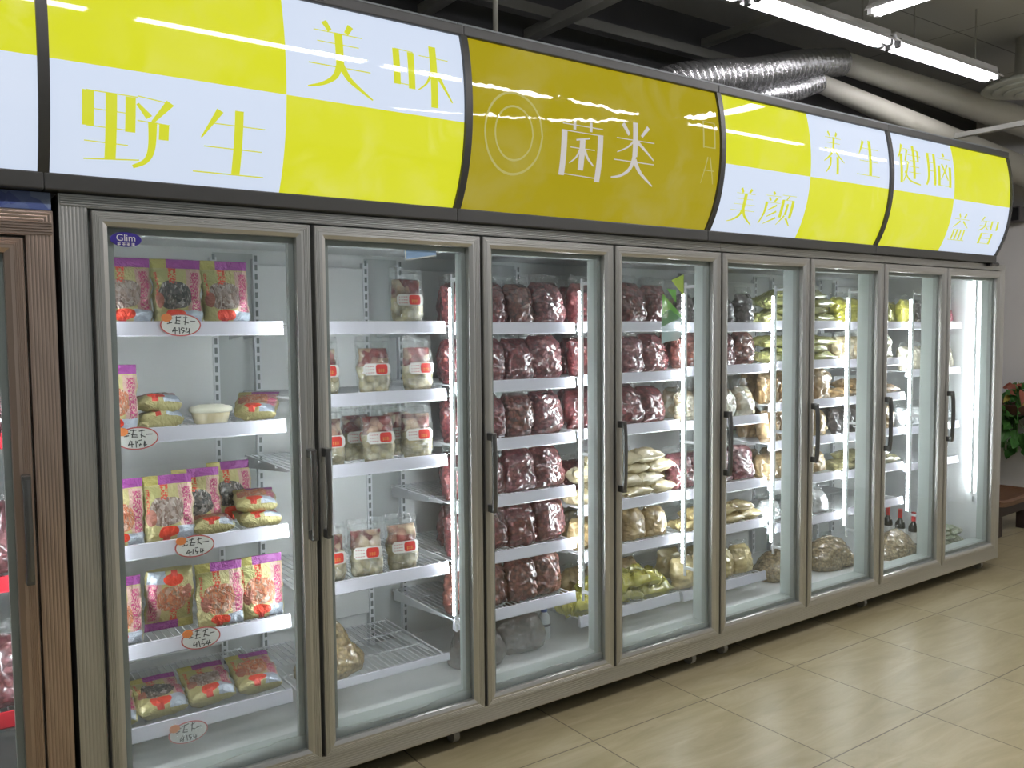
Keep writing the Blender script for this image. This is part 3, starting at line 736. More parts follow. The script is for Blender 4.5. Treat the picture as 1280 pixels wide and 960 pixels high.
        if first+i == 0 and name != 'brown_freezer':
            bx, bz = .092, 1.748
            b = nb(); vs = [b.verts.new((bx+.040*math.cos(2*PI*k/40), -.0035, bz+.020*math.sin(2*PI*k/40))) for k in range(40)]
            bb = b.faces.new(vs); ext = bmesh.ops.extrude_face_region(b, geom=[bb]); bmesh.ops.translate(b, verts=[q for q in ext['geom'] if isinstance(q, bmesh.types.BMVert)], vec=(0, .0014, 0))
            s_ = add('oval_sticker', b, 'sticker_blue', d); s_['label'] = 'dark blue oval sticker with white lettering'
            ct = bpy.data.curves.new('sticker_word', 'FONT'); ct.body = 'Glim'; ct.size = .026; ct.align_x = 'CENTER'; ct.extrude = .0004
            to = bpy.data.objects.new('tmp', ct); COL.objects.link(to)
            dg = bpy.context.evaluated_depsgraph_get(); me = bpy.data.meshes.new_from_object(to.evaluated_get(dg)); bpy.data.objects.remove(to)
            b = nb(); b.from_mesh(me); bmesh.ops.rotate(b, verts=b.verts, cent=(0, 0, 0), matrix=Matrix.Rotation(PI/2, 3, 'X'))
            bmesh.ops.translate(b, verts=b.verts, vec=(bx, -.0045, bz-.004))
            for k in range(4):
                q = bx-.018+.012*k
                box(b, q-.004, q+.004, -.0048, -.0038, bz-.015, bz-.0125); box(b, q-.001, q+.001, -.0048, -.0038, bz-.017, bz-.009); box(b, q-.004, q+.004, -.0048, -.0038, bz-.0105, bz-.009)
            add('sticker_lettering', b, 'paper_white', s_)
        if first+i == 1:  # pale blue quad with a white edge behind the pane
            b = nb(); pts = [(.953, 1.775), (1.075, 1.775), (1.075, 1.746), (.955, 1.726)]
            vs = [b.verts.new((x, .008, z)) for x, z in pts]+[b.verts.new((x, .0095, z)) for x, z in pts]
            b.faces.new(vs[:4]); b.faces.new(vs[4:][::-1])
            for k in range(4): b.faces.new((vs[k], vs[k+4], vs[(k+1) % 4+4], vs[(k+1) % 4]))
            q = add('blue_card', b, 'sticker_sky', d); q['label'] = 'pale blue card with white edge tucked under the top rail'
            b = nb(); bp_ = [(.953, 1.7755), (.958, 1.7755), (.960, 1.731), (1.073, 1.750), (1.075, 1.746), (.955, 1.726)]
            for f in ((0, 1, 2, 5), (2, 3, 4, 5)): b.faces.new([b.verts.new((bp_[k][0], .0072, bp_[k][1])) for k in f])
            add('card_edge', b, 'paper_white', q)
        if first+i == 3:  # reflection of a lit green and white board, painted as flat shapes
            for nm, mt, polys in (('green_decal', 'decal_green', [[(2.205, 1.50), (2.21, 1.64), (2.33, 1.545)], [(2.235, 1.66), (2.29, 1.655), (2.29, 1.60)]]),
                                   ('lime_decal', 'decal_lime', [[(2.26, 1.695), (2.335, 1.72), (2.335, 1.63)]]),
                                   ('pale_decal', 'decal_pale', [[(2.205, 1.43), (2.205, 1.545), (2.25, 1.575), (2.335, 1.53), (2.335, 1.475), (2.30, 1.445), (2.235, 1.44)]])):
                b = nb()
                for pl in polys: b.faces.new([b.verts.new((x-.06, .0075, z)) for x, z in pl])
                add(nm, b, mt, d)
    return t
frA = freezer('glass_door_freezer', 'steel freezer with four glass doors under the left signs, holding gold pouches', 0.0, 4, .07, .0, 0)
frB = freezer('glass_door_freezer', 'steel freezer with four glass doors at the right end, wine bottles inside', 2.48, 4, .0, .07, 4)
b = nb(); tube(b, [(4.80-3.72, -.026-.4, 1.857), (4.885-3.72, -.026-.4, 1.857)], .012, 14); box(b, 4.79-3.72, 4.83-3.72, -.034-.4, -.004-.4, 1.846, 1.872, bev=.003)
link('door_closer', b, 'black_plastic', frB)
brown_sh = {0: [1.50, 1.22, .817, .43]}
frC = freezer('brown_freezer', 'brown steel freezer at the far left edge, red price rails inside', -.15-DW, 1, .07, .066, 0, 'brown_steel', 'brown_steel', brown_sh, 'rail_red', 1.812, 1.738)
tag(link('patterned_strip', box(nb(), -.84, -.086, .0, .3, 1.813, 1.860, bev=.002), 'blue_band'), 'blue patterned strip lying on top of the brown freezer', 'strip')

# ------------------------------------------------------------------ bags
def sgn(x): return -1 if x < 0 else 1
def bag_bm(w, t, h, seed, style='stand', nu=56, nv=44, amp=.006, freq=18, v0=0.0, v1=1.0, grow=0.0):
    """closed sack: front faces -y, bottom at z = 0; u runs 0..1 over the front and 1..2 over the back"""
    b = nb(); uvl = b.loops.layers.uv.new('UVMap'); rows = []; uvs = []
    off = Vector((seed*3.1, seed*1.7, seed*.9))
    for j in range(nv+1):
        v = v0+(v1-v0)*j/nv
        if style == 'stand':
            ty = min(1, .42+.58*math.sqrt(min(1, v/.10))) * (1 if v < .30 else max(.07, 1-((v-.30)/.60)**1.5))
            wx = (.90+.10*min(1, v/.15)) * (1-.05*math.sin(PI*v))
        elif style == 'plump':
            ty = min(1, .35+.65*math.sqrt(min(1, v/.14))) * (1 if v < .62 else max(.10, 1-((v-.62)/.38)**1.8*.92))
            wx = (.86+.14*min(1, math.sqrt(v/.2+1e-6))) * (1 if v < .5 else 1-.26*((v-.5)/.5)**2.2)
        elif style == 'slump':
            ty = (.80+.20*min(1, v/.15))*max(.05, (1-v**1.7))
            wx = (.90+.10*min(1, v/.15))*max(.14, 1-.85*v**1.6)
        elif style == 'heap':
            ty = (.80+.20*min(1, v/.15))*max(.06, (1-v**2.6))
            wx = (.90+.10*min(1, v/.15))*max(.16, 1-.80*v**2.8)
        else:
            s_ = math.sin(PI*min(1, max(0, v)))
            ty = max(.05, s_**.55); wx = 1-.07*s_+.0
        row = []; ru = []
        for i in range(nu):
            th = 2*PI*i/nu
            c, s = math.cos(th), math.sin(th)
            ex = .62 if style in ('stand', 'pillow') else .92
            x = -(w/2+grow)*wx*sgn(c)*abs(c)**ex
            ee = 1.0 if style in ('stand', 'pillow') else .8
            y = -(t/2+grow)*ty*sgn(s)*abs(s)**ee
            p = Vector((x, y, v*h))
            k = min(1.0, ty*1.6)
            n1 = noise.noise_vector(p*freq+off); n2 = noise.noise_vector(p*freq*2.7+off*2)
            n3 = 1-2*abs(noise.noise(p*freq*1.9+off*3)); n4 = 1-2*abs(noise.noise(p*freq*4.1+off*5))
            nrm = Vector((x/(w*w+1e-6)*.4, y/(t*t+1e-6), 0)); nrm.normalize()
            d = n1*amp*1.4*k+n2*amp*.5*(k+.15)+nrm*(n3*amp*.55+n4*amp*.33)*k
            if v < .04 and style != 'pillow': d.z = 0
            p += d
            p.y += .35*amp*math.sin(seed+v*5)
            row.append(b.verts.new(p)); ru.append((th/PI, v))
        rows.append(row); uvs.append(ru)
    for j in range(nv):
        for i in range(nu):
            q = (i+1) % nu
            f = b.faces.new((rows[j][i], rows[j][q], rows[j+1][q], rows[j+1][i])); f.smooth = True
            for l, (jj, ii) in zip(f.loops, ((j, i), (j, i+1), (j+1, i+1), (j+1, i))):
                vv = v0+(v1-v0)*jj/nv
                th = 2*PI*ii/nu
                u = .5-.5*math.cos(th) if ii <= nu/2 else 1.5+.5*math.cos(th)
                if ii == nu/2 and q*1 != 0 and i >= nu/2: u = 1.0001
                l[uvl].uv = (u, vv)
    for r, fl in ((rows[0], True), (rows[-1], False)):
        f = b.faces.new(r[::-1] if fl else r); f.smooth = True
        for l in f.loops: l[uvl].uv = (1.5, .05)
    bmesh.ops.recalc_face_normals(b, faces=b.faces)
    return b
def flap_bm(w, h, z0, seed, y=0.0, nx=14, nz=8):
    """crumpled empty top of a bag: a thin double sheet"""
    b = nb(); G = []
    for side in (0, 1):
        g = []
        for j in range(nz+1):
            r = []
            for i in range(nx+1):
                x = (i/nx-.5)*w*(1+.06*j/nz); z = z0+h*j/nz
                n = noise.noise_vector(Vector((x*28+seed, z*28, seed*2)))
                open_ = .010*(1-j/nz)+.0015
                r.append(b.verts.new((x+n.x*.004, y+n.y*.016*(j/nz+.25)+(open_ if side else -open_), z+n.z*.008*(j/nz))))
            g.append(r)
        for j in range(nz):
            for i in range(nx):
                f = b.faces.new((g[j][i], g[j][i+1], g[j+1][i+1], g[j+1][i]) if not side else (g[j][i], g[j+1][i], g[j+1][i+1], g[j][i+1])); f.smooth = True
        G.append(g)
    for j in range(nz):
        for i in (0, nx):
            f = b.faces.new((G[0][j][i], G[0][j+1][i], G[1][j+1][i], G[1][j][i])); f.smooth = True
    return b
def to_mesh(b, name, mats):
    me = bpy.data.meshes.new(name); b.normal_update(); b.to_mesh(me); b.free()
    for q in ([mats] if isinstance(mats, str) else mats): me.materials.append(MT[q])
    return me
def patch_bm(w, z0, z1, bulge, y0, cx=0.0, n=12, thick=.0012, rnd=0.0, wave=.0):
    """curved label wrapped over the belly of a bag, rounded corners"""
    b = nb(); cols = []
    for i in range(n+1):
        s = i/n*2-1; x = cx+s*w/2
        y = y0+bulge*(x/.06)**2
        e = 0
        if rnd and abs(s) > 1-rnd/(w/2): q = (abs(s)-(1-rnd/(w/2)))/(rnd/(w/2)); e = rnd*(1-math.sqrt(max(0, 1-q*q)))
        cols.append([b.verts.new((x, y-d, z)) for d in (thick, 0) for z in (z0+e, z1-e)])
    for a, c in zip(cols, cols[1:]):
        b.faces.new((a[0], c[0], c[1], a[1])); b.faces.new((a[2], a[3], c[3], c[2]))
        b.faces.new((a[1], c[1], c[3], a[3])); b.faces.new((a[0], a[2], c[2], c[0]))
    b.faces.new((cols[0][0], cols[0][1], cols[0][3], cols[0][2])); b.faces.new((cols[-1][0], cols[-1][2], cols[-1][3], cols[-1][1]))
    bmesh.ops.recalc_face_normals(b, faces=b.faces)
    return b
# kind: words, category, dims (w, t, h), style, material, film flap height
K = {
 'red': ('dark red clear', (.142, .098, .172), 'plump', 'red_fruit', .030),
 'redbig': ('large dark red clear', (.160, .105, .182), 'plump', 'red_fruit', .030),
 'brown': ('brown red clear', (.142, .094, .176), 'plump', 'brown_fruit', .028),
 'purple': ('purplish red clear', (.146, .095, .170), 'plump', 'purple_fruit', .030),
 'black': ('black clear', (.110, .08, .150), 'plump', 'black_fungus', .030),
 'tan': ('tan clear', (.135, .09, .140), 'plump', 'tan_slices', .022),
 'tanyel': ('pale tan clear', (.140, .08, .145), 'plump', 'tan_yellow', .020),
 'beige': ('beige clear', (.130, .085, .135), 'plump', 'beige_mix', .024),
 'clear': ('crinkled clear', (.130, .07, .150), 'plump', 'clear_pieces', .036),
 'root': ('tall brown clear', (.140, .09, .165), 'plump', 'brown_roots', .020),
 'stick': ('pale upright clear', (.100, .07, .150), 'plump', 'white_sticks', .020),
 'whitebag': ('white', (.140, .085, .120), 'plump', 'white_bag', .030),
 'pink': ('pinkish red', (.110, .08, .120), 'plump', 'pink_bag', .020),
 'yellow': ('yellow green', (.120, .085, .145), 'plump', 'yellow_leaf', .022),
 'cream': ('cream pillow shaped', (.150, .060, .115), 'pillow', 'cream_slices', 0),
 'paletan': ('pale tan pillow shaped', (.150, .055, .115), 'pillow', 'tan_yellow', 0),
 'greenpad': ('pale green flat', (.185, .050, .150), 'pillow', 'green_strips', 0),
 'beigepad': ('beige flat', (.170, .055, .150), 'pillow', 'beige_mix', 0),
 'olive': ('olive green flat', (.190, .055, .150), 'pillow', 'olive_slab', 0),
 'brownpad': ('brown flat', (.170, .050, .150), 'pillow', 'brown_roots', 0),
 'whitepad': ('small white and green flat', (.13, .035, .10), 'pillow', 'green_bits', 0),
 'leafbag': ('crumpled yellow green', (.200, .07, .150), 'pillow', 'yellow_leaf', 0),
 'sack': ('big tan', (.32, .22, .25), 'slump', 'sack_grain', .03),
 'grain': ('big brown', (.34, .23, .17), 'heap', 'brown_grain', .02),
 'dim': ('big limp brown', (.22, .20, .20), 'heap', 'dim_brown', .05),
 'gold': ('gold', (.150, .052, .206), 'stand', 'gold_print_dark', 0),
 'goldstripe': ('gold', (.150, .052, .206), 'stand', 'gold_print_stripe', 0),
 'goldorange': ('gold', (.150, .052, .206), 'stand', 'gold_print_orange', 0),
 'jar': ('', (.13, .06, .19), 'stand', 'pale_pieces', 0),
}
MESH = {}
def kind_mesh(kind, var):
    key = (kind, var)
    if key in MESH: return MESH[key]
    words, (w, t, h), style, mat, flap = K[kind]
    seed = sum(map(ord, kind))*.37+var*5.3
    amp = {'stand': .0045, 'plump': .0085, 'heap': .016, 'slump': .014, 'pillow': .008}[style]
    fr = 9 if style in ('heap', 'slump') else 17
    if kind == 'leafbag': amp, fr = .020, 22
    if kind.startswith('gold'): amp = .0055
    out = [to_mesh(bag_bm(w, t, h, seed, style, amp=amp, freq=fr), kind+'_body', mat)]
    if flap: out.append(to_mesh(flap_bm(w*(.86 if style not in ('heap', 'slump') else .22), flap+h*.06, h*.965, seed), kind+'_flap', 'clear_film'))
    MESH[key] = out; return out
cnt = {}
def put(kind, loc, rz=0.0, lean=0.0, label='', group=None, scale=1.0, ry=0.0, name='clear_bag'):
    cnt[kind] = cnt.get(kind, -1)+1
    ms = kind_mesh(kind, cnt[kind] % 3)
    if K[kind][2] == 'pillow': name = 'pillow_bag'
    elif K[kind][2] in ('heap', 'slump'): name = 'big_bag'
    if kind.startswith('gold'): name = 'gold_pouch'
    o = bpy.data.objects.new(name, ms[0]); COL.objects.link(o)
    o.location = loc; o.rotation_euler = (-lean, ry, rz); o.scale = (scale,)*3
    tag(o, label, 'bag' if not kind.startswith('gold') else 'pouch', group)
    if len(ms) > 1:
        f = bpy.data.objects.new('film_top', ms[1]); COL.objects.link(f); f.parent = o
    return o
# clear zip pouch with a paper label
def pouch_meshes():
    out = []
    for var in range(3):
        sd = 11+var*4.4
        lo = to_mesh(bag_bm(.114, .052, .190, sd, 'stand', v0=.01, v1=.55, amp=.006, nv=12), 'pale_pieces', 'pale_pieces')
        hi = to_mesh(bag_bm(.110, .060, .190, sd+1, 'stand', v0=.52, v1=.86, amp=.008, nv=12), 'date_pieces', 'date_pieces')
        fi = to_mesh(bag_bm(.124, .054, .190, sd+2, 'stand', v0=0, v1=1, amp=.0045, grow=.004), 'film', 'clear_film')
        fl = to_mesh(flap_bm(.120, .020, .186, sd), 'seal', 'clear_film')
        la = to_mesh(patch_bm(.104, .064, .106, .0085, -.0395, rnd=.010), 'label', 'paper_white')
        re = to_mesh(patch_bm(.046, .0675, .1025, .0085, -.0408, .016, rnd=.008), 'red', 'label_red')
        b = nb()
        for k in range(4):
            for q in range(3):
                x = -.044+.0085*k
                box(b, x, x+.005, -.0395+.0085*(x/.06)**2-.0018, -.0395+.0085*(x/.06)**2, .072+.011*q, .0748+.011*q)
        for k in range(3):
            x = .004+.0085*k; y = -.0408+.0085*(x/.06)**2-.0018
            box(b, x, x+.0015, y, y+.0012, .0735, .0865, 1); box(b, x, x+.006, y, y+.0012, .0765, .078, 1); box(b, x+.002, x+.0055, y, y+.0012, .0825, .084, 1)
        mk = to_mesh(b, 'marks', ['tag_red', 'label_gold'])
        out.append((lo, hi, fi, fl, la, re, mk))
    return out
PM = pouch_meshes()
pc = [0]
def zip_pouch(loc, rz, lean, label, group):
    ms = PM[pc[0] % 3]; pc[0] += 1
    t = thing('zip_pouch', label, 'pouch', loc, (-lean, 0, rz), group)
    def ch(nm, me, par):
        o = bpy.data.objects.new(nm, me); COL.objects.link(o); o.parent = par; return o
    ch('pale_contents', ms[0], t); ch('red_contents', ms[1], t)
    f = ch('film', ms[2], t); ch('zip_seal', ms[3], f)
    l = ch('paper_label', ms[4], t); ch('red_panel', ms[5], l); ch('label_print', ms[6], l)
    return t
rnd = random.Random(7)

# --- first door: gold printed pouches
G1 = 'gold pouches behind the first glass door'
for i, (x, kd) in enumerate(((.138, 'goldstripe'), (.289, 'gold'), (.440, 'goldstripe'))):
    put(kd, (x, .262, 1.518), R(rnd.uniform(-4, 4)), R(7), 'gold pouch standing on top shelf of first glass door, %s from the left' % ('first', 'second', 'third')[i], G1)
put('goldorange', (.093, .262, 1.196), R(2), R(6), 'gold pouch standing at left end of second shelf, first glass door', G1, .98)
put('gold', (.235, .27, 1.222), R(2), R(90), 'gold pouch lying flat on second shelf, underneath another one', G1, .95)
put('goldstripe', (.228, .275, 1.268), R(-5), R(86), 'gold pouch lying flat on top of another on second shelf', G1, .95)
put('goldorange', (.53, .285, 1.222), R(-24), R(72), 'gold pouch lying tilted at right end of second shelf, beside the round tub', G1, .92)
# round tub with cream lid
t = thing('round_tub', 'round clear tub with a cream lid on second shelf between gold pouches', 'tub', (.395, .315, 1.196))
link('tub_body', lathe(nb(), [(.045, 0), (.052, .004), (.060, .035), (.062, .044)], 32), 'cream_slices', t, True)
link('tub_lid', lathe(nb(), [(.066, .040), (.068, .044), (.068, .052), (.062, .057), (.048, .058), (.042, .062), (.0, .063)][:-1], 32), 'tub_lid', t, True)
S3 = .842
for kd, x, y, rz, ln, l in (('goldorange', .098, .258, 3, 8, 'gold pouch cut by door frame, front of third shelf, first glass door'), ('goldstripe', .243, .258, -3, 10, 'gold pouch standing upright in front row of third shelf, first glass door'),
                            ('gold', .355, .345, -6, 14, 'gold pouch leaning in second row of third shelf, middle one'), ('gold', .50, .44, 2, 16, 'gold pouch leaning far back on third shelf, rightmost standing one')):
    put(kd, (x, y, S3), R(rz), R(ln), l, G1)
put('goldorange', (.375, .235, S3+.028), R(-5), R(88), 'gold pouch lying flat in front on third shelf, above the price tag', G1, .9)
put('goldstripe', (.528, .240, S3+.027), R(-8), R(88), 'gold pouch lying flat at right of third shelf, underneath another', G1, .9)
put('goldorange', (.520, .26, S3+.075), R(-14), R(82), 'gold pouch lying on top of another at right of third shelf', G1, .9)
put('gold', (.13, .36, S3+.028), R(4), R(90), 'gold pouch lying flat behind the standing ones, left of third shelf', G1, .95)
put('goldstripe', (.18, .365, S3+.078), R(-3), R(87), 'gold pouch on top of flat one behind, left of third shelf', G1, .95)
S4 = .535
for kd, x, y, rz, ln, ry, l in (('goldorange', .085, .268, 3, 8, 0, 'gold pouch cut by door frame, left end of fourth shelf, first glass door'), ('goldorange', .245, .262, -2, 10, PI, 'gold pouch standing upside down on fourth shelf, first glass door'),
                                ('goldorange', .398, .272, -4, 9, 0, 'gold pouch right of the upside down one on fourth shelf'), ('goldorange', .537, .277, -2, 7, 0, 'gold pouch at right end of fourth shelf, first glass door')):
    o = put(kd, (x, y, S4), R(rz), R(ln), l, G1)
    if ry: o.rotation_euler = (R(170+8), 0, PI+R(rz)); o.rotation_euler = (-R(10), PI, R(rz)); o.location.z = S4+.206*math.cos(R(10))+.004; o.location.y += .035
S5 = .278
for i, (x, kd) in enumerate(((.055, 'goldorange'), (.205, 'gold'), (.358, 'goldstripe'), (.512, 'goldorange'))):
    put(kd, (x, .232+.004*i, S5+.030), R(rnd.uniform(-4, 4)), R(76), 'gold pouch lying back on bottom shelf of first glass door, %s from the left' % ORD[i], G1, .98)
# price tags on the rails
HW = [[(8, 62, 26, 66), (14, 72, 16, 52), (8, 52, 24, 56), (30, 70, 48, 72), (38, 74, 34, 50), (32, 60, 48, 58), (30, 50, 48, 50), (54, 68, 70, 70), (62, 74, 58, 48), (56, 58, 72, 50), (74, 56, 90, 56)],
      [(28, 40, 22, 26), (22, 26, 36, 28), (32, 38, 31, 18), (42, 38, 42, 18), (50, 38, 60, 38), (50, 38, 49, 28), (49, 28, 58, 28), (58, 28, 52, 18), (66, 36, 64, 24), (64, 24, 76, 26), (72, 34, 70, 16)]]
def price_tag(x, z, label, tilt=0.0, dz=0):
    t = thing('price_tag', label, 'price tag', (x, YS-.0105, z), (0, tilt, 0), 'oval handwritten price tags on the first door shelves')
    def ov(rx, rz_, y0, y1, mt, nm, c=(0, 0), n=40, par=t):
        b = nb(); A = [[b.verts.new((c[0]+rx*math.cos(2*PI*k/n), y, c[1]+rz_*math.sin(2*PI*k/n))) for k in range(n)] for y in (y0, y1)]
        b.faces.new(A[0]); b.faces.new(A[1][::-1])
        for k in range(n): b.faces.new((A[0][k], A[1][k], A[1][(k+1) % n], A[0][(k+1) % n]))
        bmesh.ops.recalc_face_normals(b, faces=b.faces)
        return link(nm, b, mt, par)
    ov(.0605, .0345, -.0015, 0, 'tag_red', 'red_border'); c = ov(.0565, .0308, -.0022, -.0012, 'paper_white', 'white_card')
    ov(.016, .0125, -.0034, -.0010, 'tag_orange', 'orange_badge', (-.041, .022), 14)
    b = nb(); r2 = random.Random(int(x*1000))
    for ln in HW:
        for (a, b0, c0, d0) in ln:
            j = lambda: r2.uniform(-2.5, 2.5)
            p = Vector(((a+j()-48)*.00098, (b0+j()-46)*.00098)); q = Vector(((c0+j()-48)*.00098, (d0+j()-46)*.00098))
            d = (q-p).normalized(); n = Vector((-d.y, d.x))*.00145
            f = b.faces.new([b.verts.new((v.x, -.0027, v.y)) for v in (p-n, q-n, q+n, p+n)])
            f.normal_update()
            if f.normal.y > 0: f.normal_flip()
    link('handwriting', b, 'ink', c)
for (x, z, w_) in ((.281, 1.517, 'top shelf'), (.145, 1.178, 'second shelf'), (.302, .826, 'third shelf'), (.312, .530, 'fourth shelf'), (.264, .238, 'bottom shelf')):
    price_tag(x, z, 'oval white price tag with red edge and orange badge on %s rail' % w_)

# --- second door: zip pouches with paper labels
G2 = 'clear zip pouches with red and white labels'
def row2(z, items, sh):
    for x, y, rz, ln, l in items:
        zip_pouch((x, y, z-.010), R(rz), R(ln), l, G2)
row2(1.528, [(1.098, .262, -4, 5, 'clear zip pouch alone on top shelf of second glass door')], 0)
row2(1.279, [(.762, .262, 2, 5, 'clear zip pouch half hidden by frame, second shelf, second glass door'), (.960, .262, -3, 6, 'clear zip pouch, middle of three on second shelf, second glass door'), (1.135, .258, 2, 4, 'clear zip pouch, right of three on second shelf, second glass door')], 1)
row2(1.033, [(.778, .262, 0, 6, 'clear zip pouch half hidden by frame, third shelf, second glass door'), (.973, .262, -5, 7, 'clear zip pouch, front middle of third shelf, second glass door'), (1.132, .265, -6, 6, 'clear zip pouch, front right of third shelf, second glass door'),
              (.925, .345, 4, 4, 'clear zip pouch behind the middle one on third shelf, second glass door'), (1.10, .36, 4, 4, 'clear zip pouch behind the right one on third shelf, second glass door')], 2)
row2(.623, [(.775, .262, 0, 6, 'clear zip pouch half hidden by frame, fourth shelf, second glass door'), (.915, .258, -14, 8, 'clear zip pouch with tilted label on fourth shelf, second glass door'), (1.062, .262, -4, 6, 'clear zip pouch, rightmost on fourth shelf, second glass door')], 3)
put('sack', (.79, .33, .260), R(8), 0, 'big tan bag slumped on the wire shelf at bottom of second glass door', None, .80)

# --- doors three to eight: rows
def row(door, shelf, kinds, n=4, back=None, wide=.585, lean=6, x_from=.03, nb_=3, y0=None):
    z = SH[door][shelf]-.010; a = door*DW
    g = '%s bags on %s shelf, %s glass door'
    ks = kinds if isinstance(kinds, list) else [kinds]*n
    tot = len(ks)
    for i, k in enumerate(ks):
        if k is None: continue
        w, t, h = K[k][1]
        x = a+x_from+(wide-x_from)*(i+.5)/tot+rnd.uniform(-.006, .006)
        ln = lean+rnd.uniform(-3, 6)
        put(k, (x, YS+.025+t*.5+rnd.uniform(0, .01), z), R(rnd.uniform(-7, 7)), R(ln),
            '%s bag, front row %s from left, %s shelf, %s glass door' % (K[k][0], ORD[i], SHELF[shelf], ORD[door]), 'bags in rows behind the %s glass door' % ORD[door], rnd.uniform(.95, 1.04))
    bk = back if back is not None else [k for k in ks if k][:nb_]
    for i, k in enumerate(bk):
        if k is None: continue
        w, t, h = K[k][1]
        x = a+.10+(wide-.12)*(i+.5)/len(bk)+rnd.uniform(-.015, .015)
        put(k, (x, YS+.20+t*.5, z), R(rnd.uniform(-10, 10)), R(rnd.uniform(0, 8)),
            '%s bag, back row %s from left, %s shelf, %s glass door' % (K[k][0], ORD[i], SHELF[shelf], ORD[door]), 'bags in rows behind the %s glass door' % ORD[door], rnd.uniform(.92, 1.0))
def pile(door, shelf, kind, cols, layers, x0=.03, x1=.60, y=None, zfloor=None, where=None, ov=.82):
    z = (SH[door][shelf]-.010) if zfloor is None else zfloor
    w, t, h = K[kind][1]; a = door*DW
    LN = ['lowest', 'second', 'third', 'fourth', 'fifth']
    for L in range(layers):
        n = cols-(L % 2)
        for i in range(n):
            x = a+x0+(x1-x0)*(i+.5+(.5 if L % 2 else 0))/cols+rnd.uniform(-.008, .008)
            put(kind, (x, (YS+.012 if y is None else y)+rnd.uniform(-.002, .012), z+t*ov*(L+.5)+.004), R(rnd.uniform(-8, 8)), R(90+rnd.uniform(-3, 3)),
                '%s bag, %s layer, %s from left, %s' % (K[kind][0], LN[L], ORD[i], where or ('%s shelf, %s glass door' % (SHELF[shelf], ORD[door]))),
                'stacked bags behind the %s glass door' % ORD[door], rnd.uniform(.95, 1.05))
# third door
row(2, 0, ['red', 'red', 'brown', 'redbig']); row(2, 1, ['red', 'red', 'red', 'redbig']); row(2, 2, ['red', 'red', 'brown', 'redbig'])
row(2, 3, ['red', 'red', 'purple', 'redbig']); row(2, 4, ['red', 'redbig', 'red', 'redbig']); row(2, 5, ['brown', 'brown', 'brown', 'brown'])
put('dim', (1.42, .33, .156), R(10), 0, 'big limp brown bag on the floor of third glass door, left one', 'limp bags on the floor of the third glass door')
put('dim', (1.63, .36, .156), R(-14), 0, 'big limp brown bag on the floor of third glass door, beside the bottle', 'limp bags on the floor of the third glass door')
t = thing('plastic_bottle', 'white plastic bottle with blue cap on the floor of third glass door', 'bottle', (1.80, .37, .1555))
link('bottle_body', lathe(nb(), [(.024, 0), (.028, .004), (.028, .085), (.025, .10), (.013, .118), (.0125, .124)], 24), 'bottle_white', t, True)
link('bottle_cap', lathe(nb(), [(.0145, .120), (.0145, .138), (.012, .140)], 20), 'cap_blue', t, True)
b = nb(); lathe(b, [(.0284, .060), (.0286, .062), (.0286, .068), (.0284, .070)], 24); link('bottle_band', b, 'ink', t, True)
# fourth door
row(3, 0, ['red', 'red', 'redbig', 'red']); row(3, 1, ['red', 'red', 'purple', 'redbig']); row(3, 2, ['red', 'purple', 'redbig', 'red'], lean=16)
pile(3, 3, 'cream', 4, 4, .03, .60); row(3, 3, [], back=['red', 'red', 'red', 'red'])
row(3, 4, ['tan', 'root', 'tan', 'tan']); pile(3, 5, 'leafbag', 3, 2, .02, .60); row(3, 5, [], back=['tan', 'tan', 'tan'])
# fifth door
row(4, 0, ['black', 'black', 'black', 'black'], back=['beige', 'beige', 'beige']); row(4, 1, ['brown', 'brown', 'purple', 'brown']); row(4, 2, ['clear', 'clear', 'clear', 'clear'])
row(4, 3, ['purple', 'purple', 'purple', 'purple'], lean=14, back=['tan', 'tan', 'tan']); pile(4, 4, 'paletan', 4, 2, .03, .60); row(4, 5, ['tanyel', 'tanyel', 'tanyel', 'tanyel'], lean=10)
# sixth door
pile(5, 0, 'greenpad', 3, 4, .02, .60); pile(5, 1, 'greenpad', 3, 3, .02, .60)
row(5, 2, ['root', 'root', 'root', 'root']); row(5, 3, ['root', 'root', 'tan', 'tan']); row(5, 4, ['tan', 'tan', 'tanyel', 'tan'], lean=12); row(5, 5, ['whitebag', 'whitebag', 'whitebag'], back=[])
put('grain', (3.40, .36, .156), R(6), 0, 'big brown bag on the floor of sixth glass door, far left one', 'big bags on the floor of the sixth glass door', .95)
put('grain', (3.77, .34, .156), R(-8), 0, 'big brown bag on the floor between sixth and seventh glass doors', 'big bags on the floor of the sixth glass door')
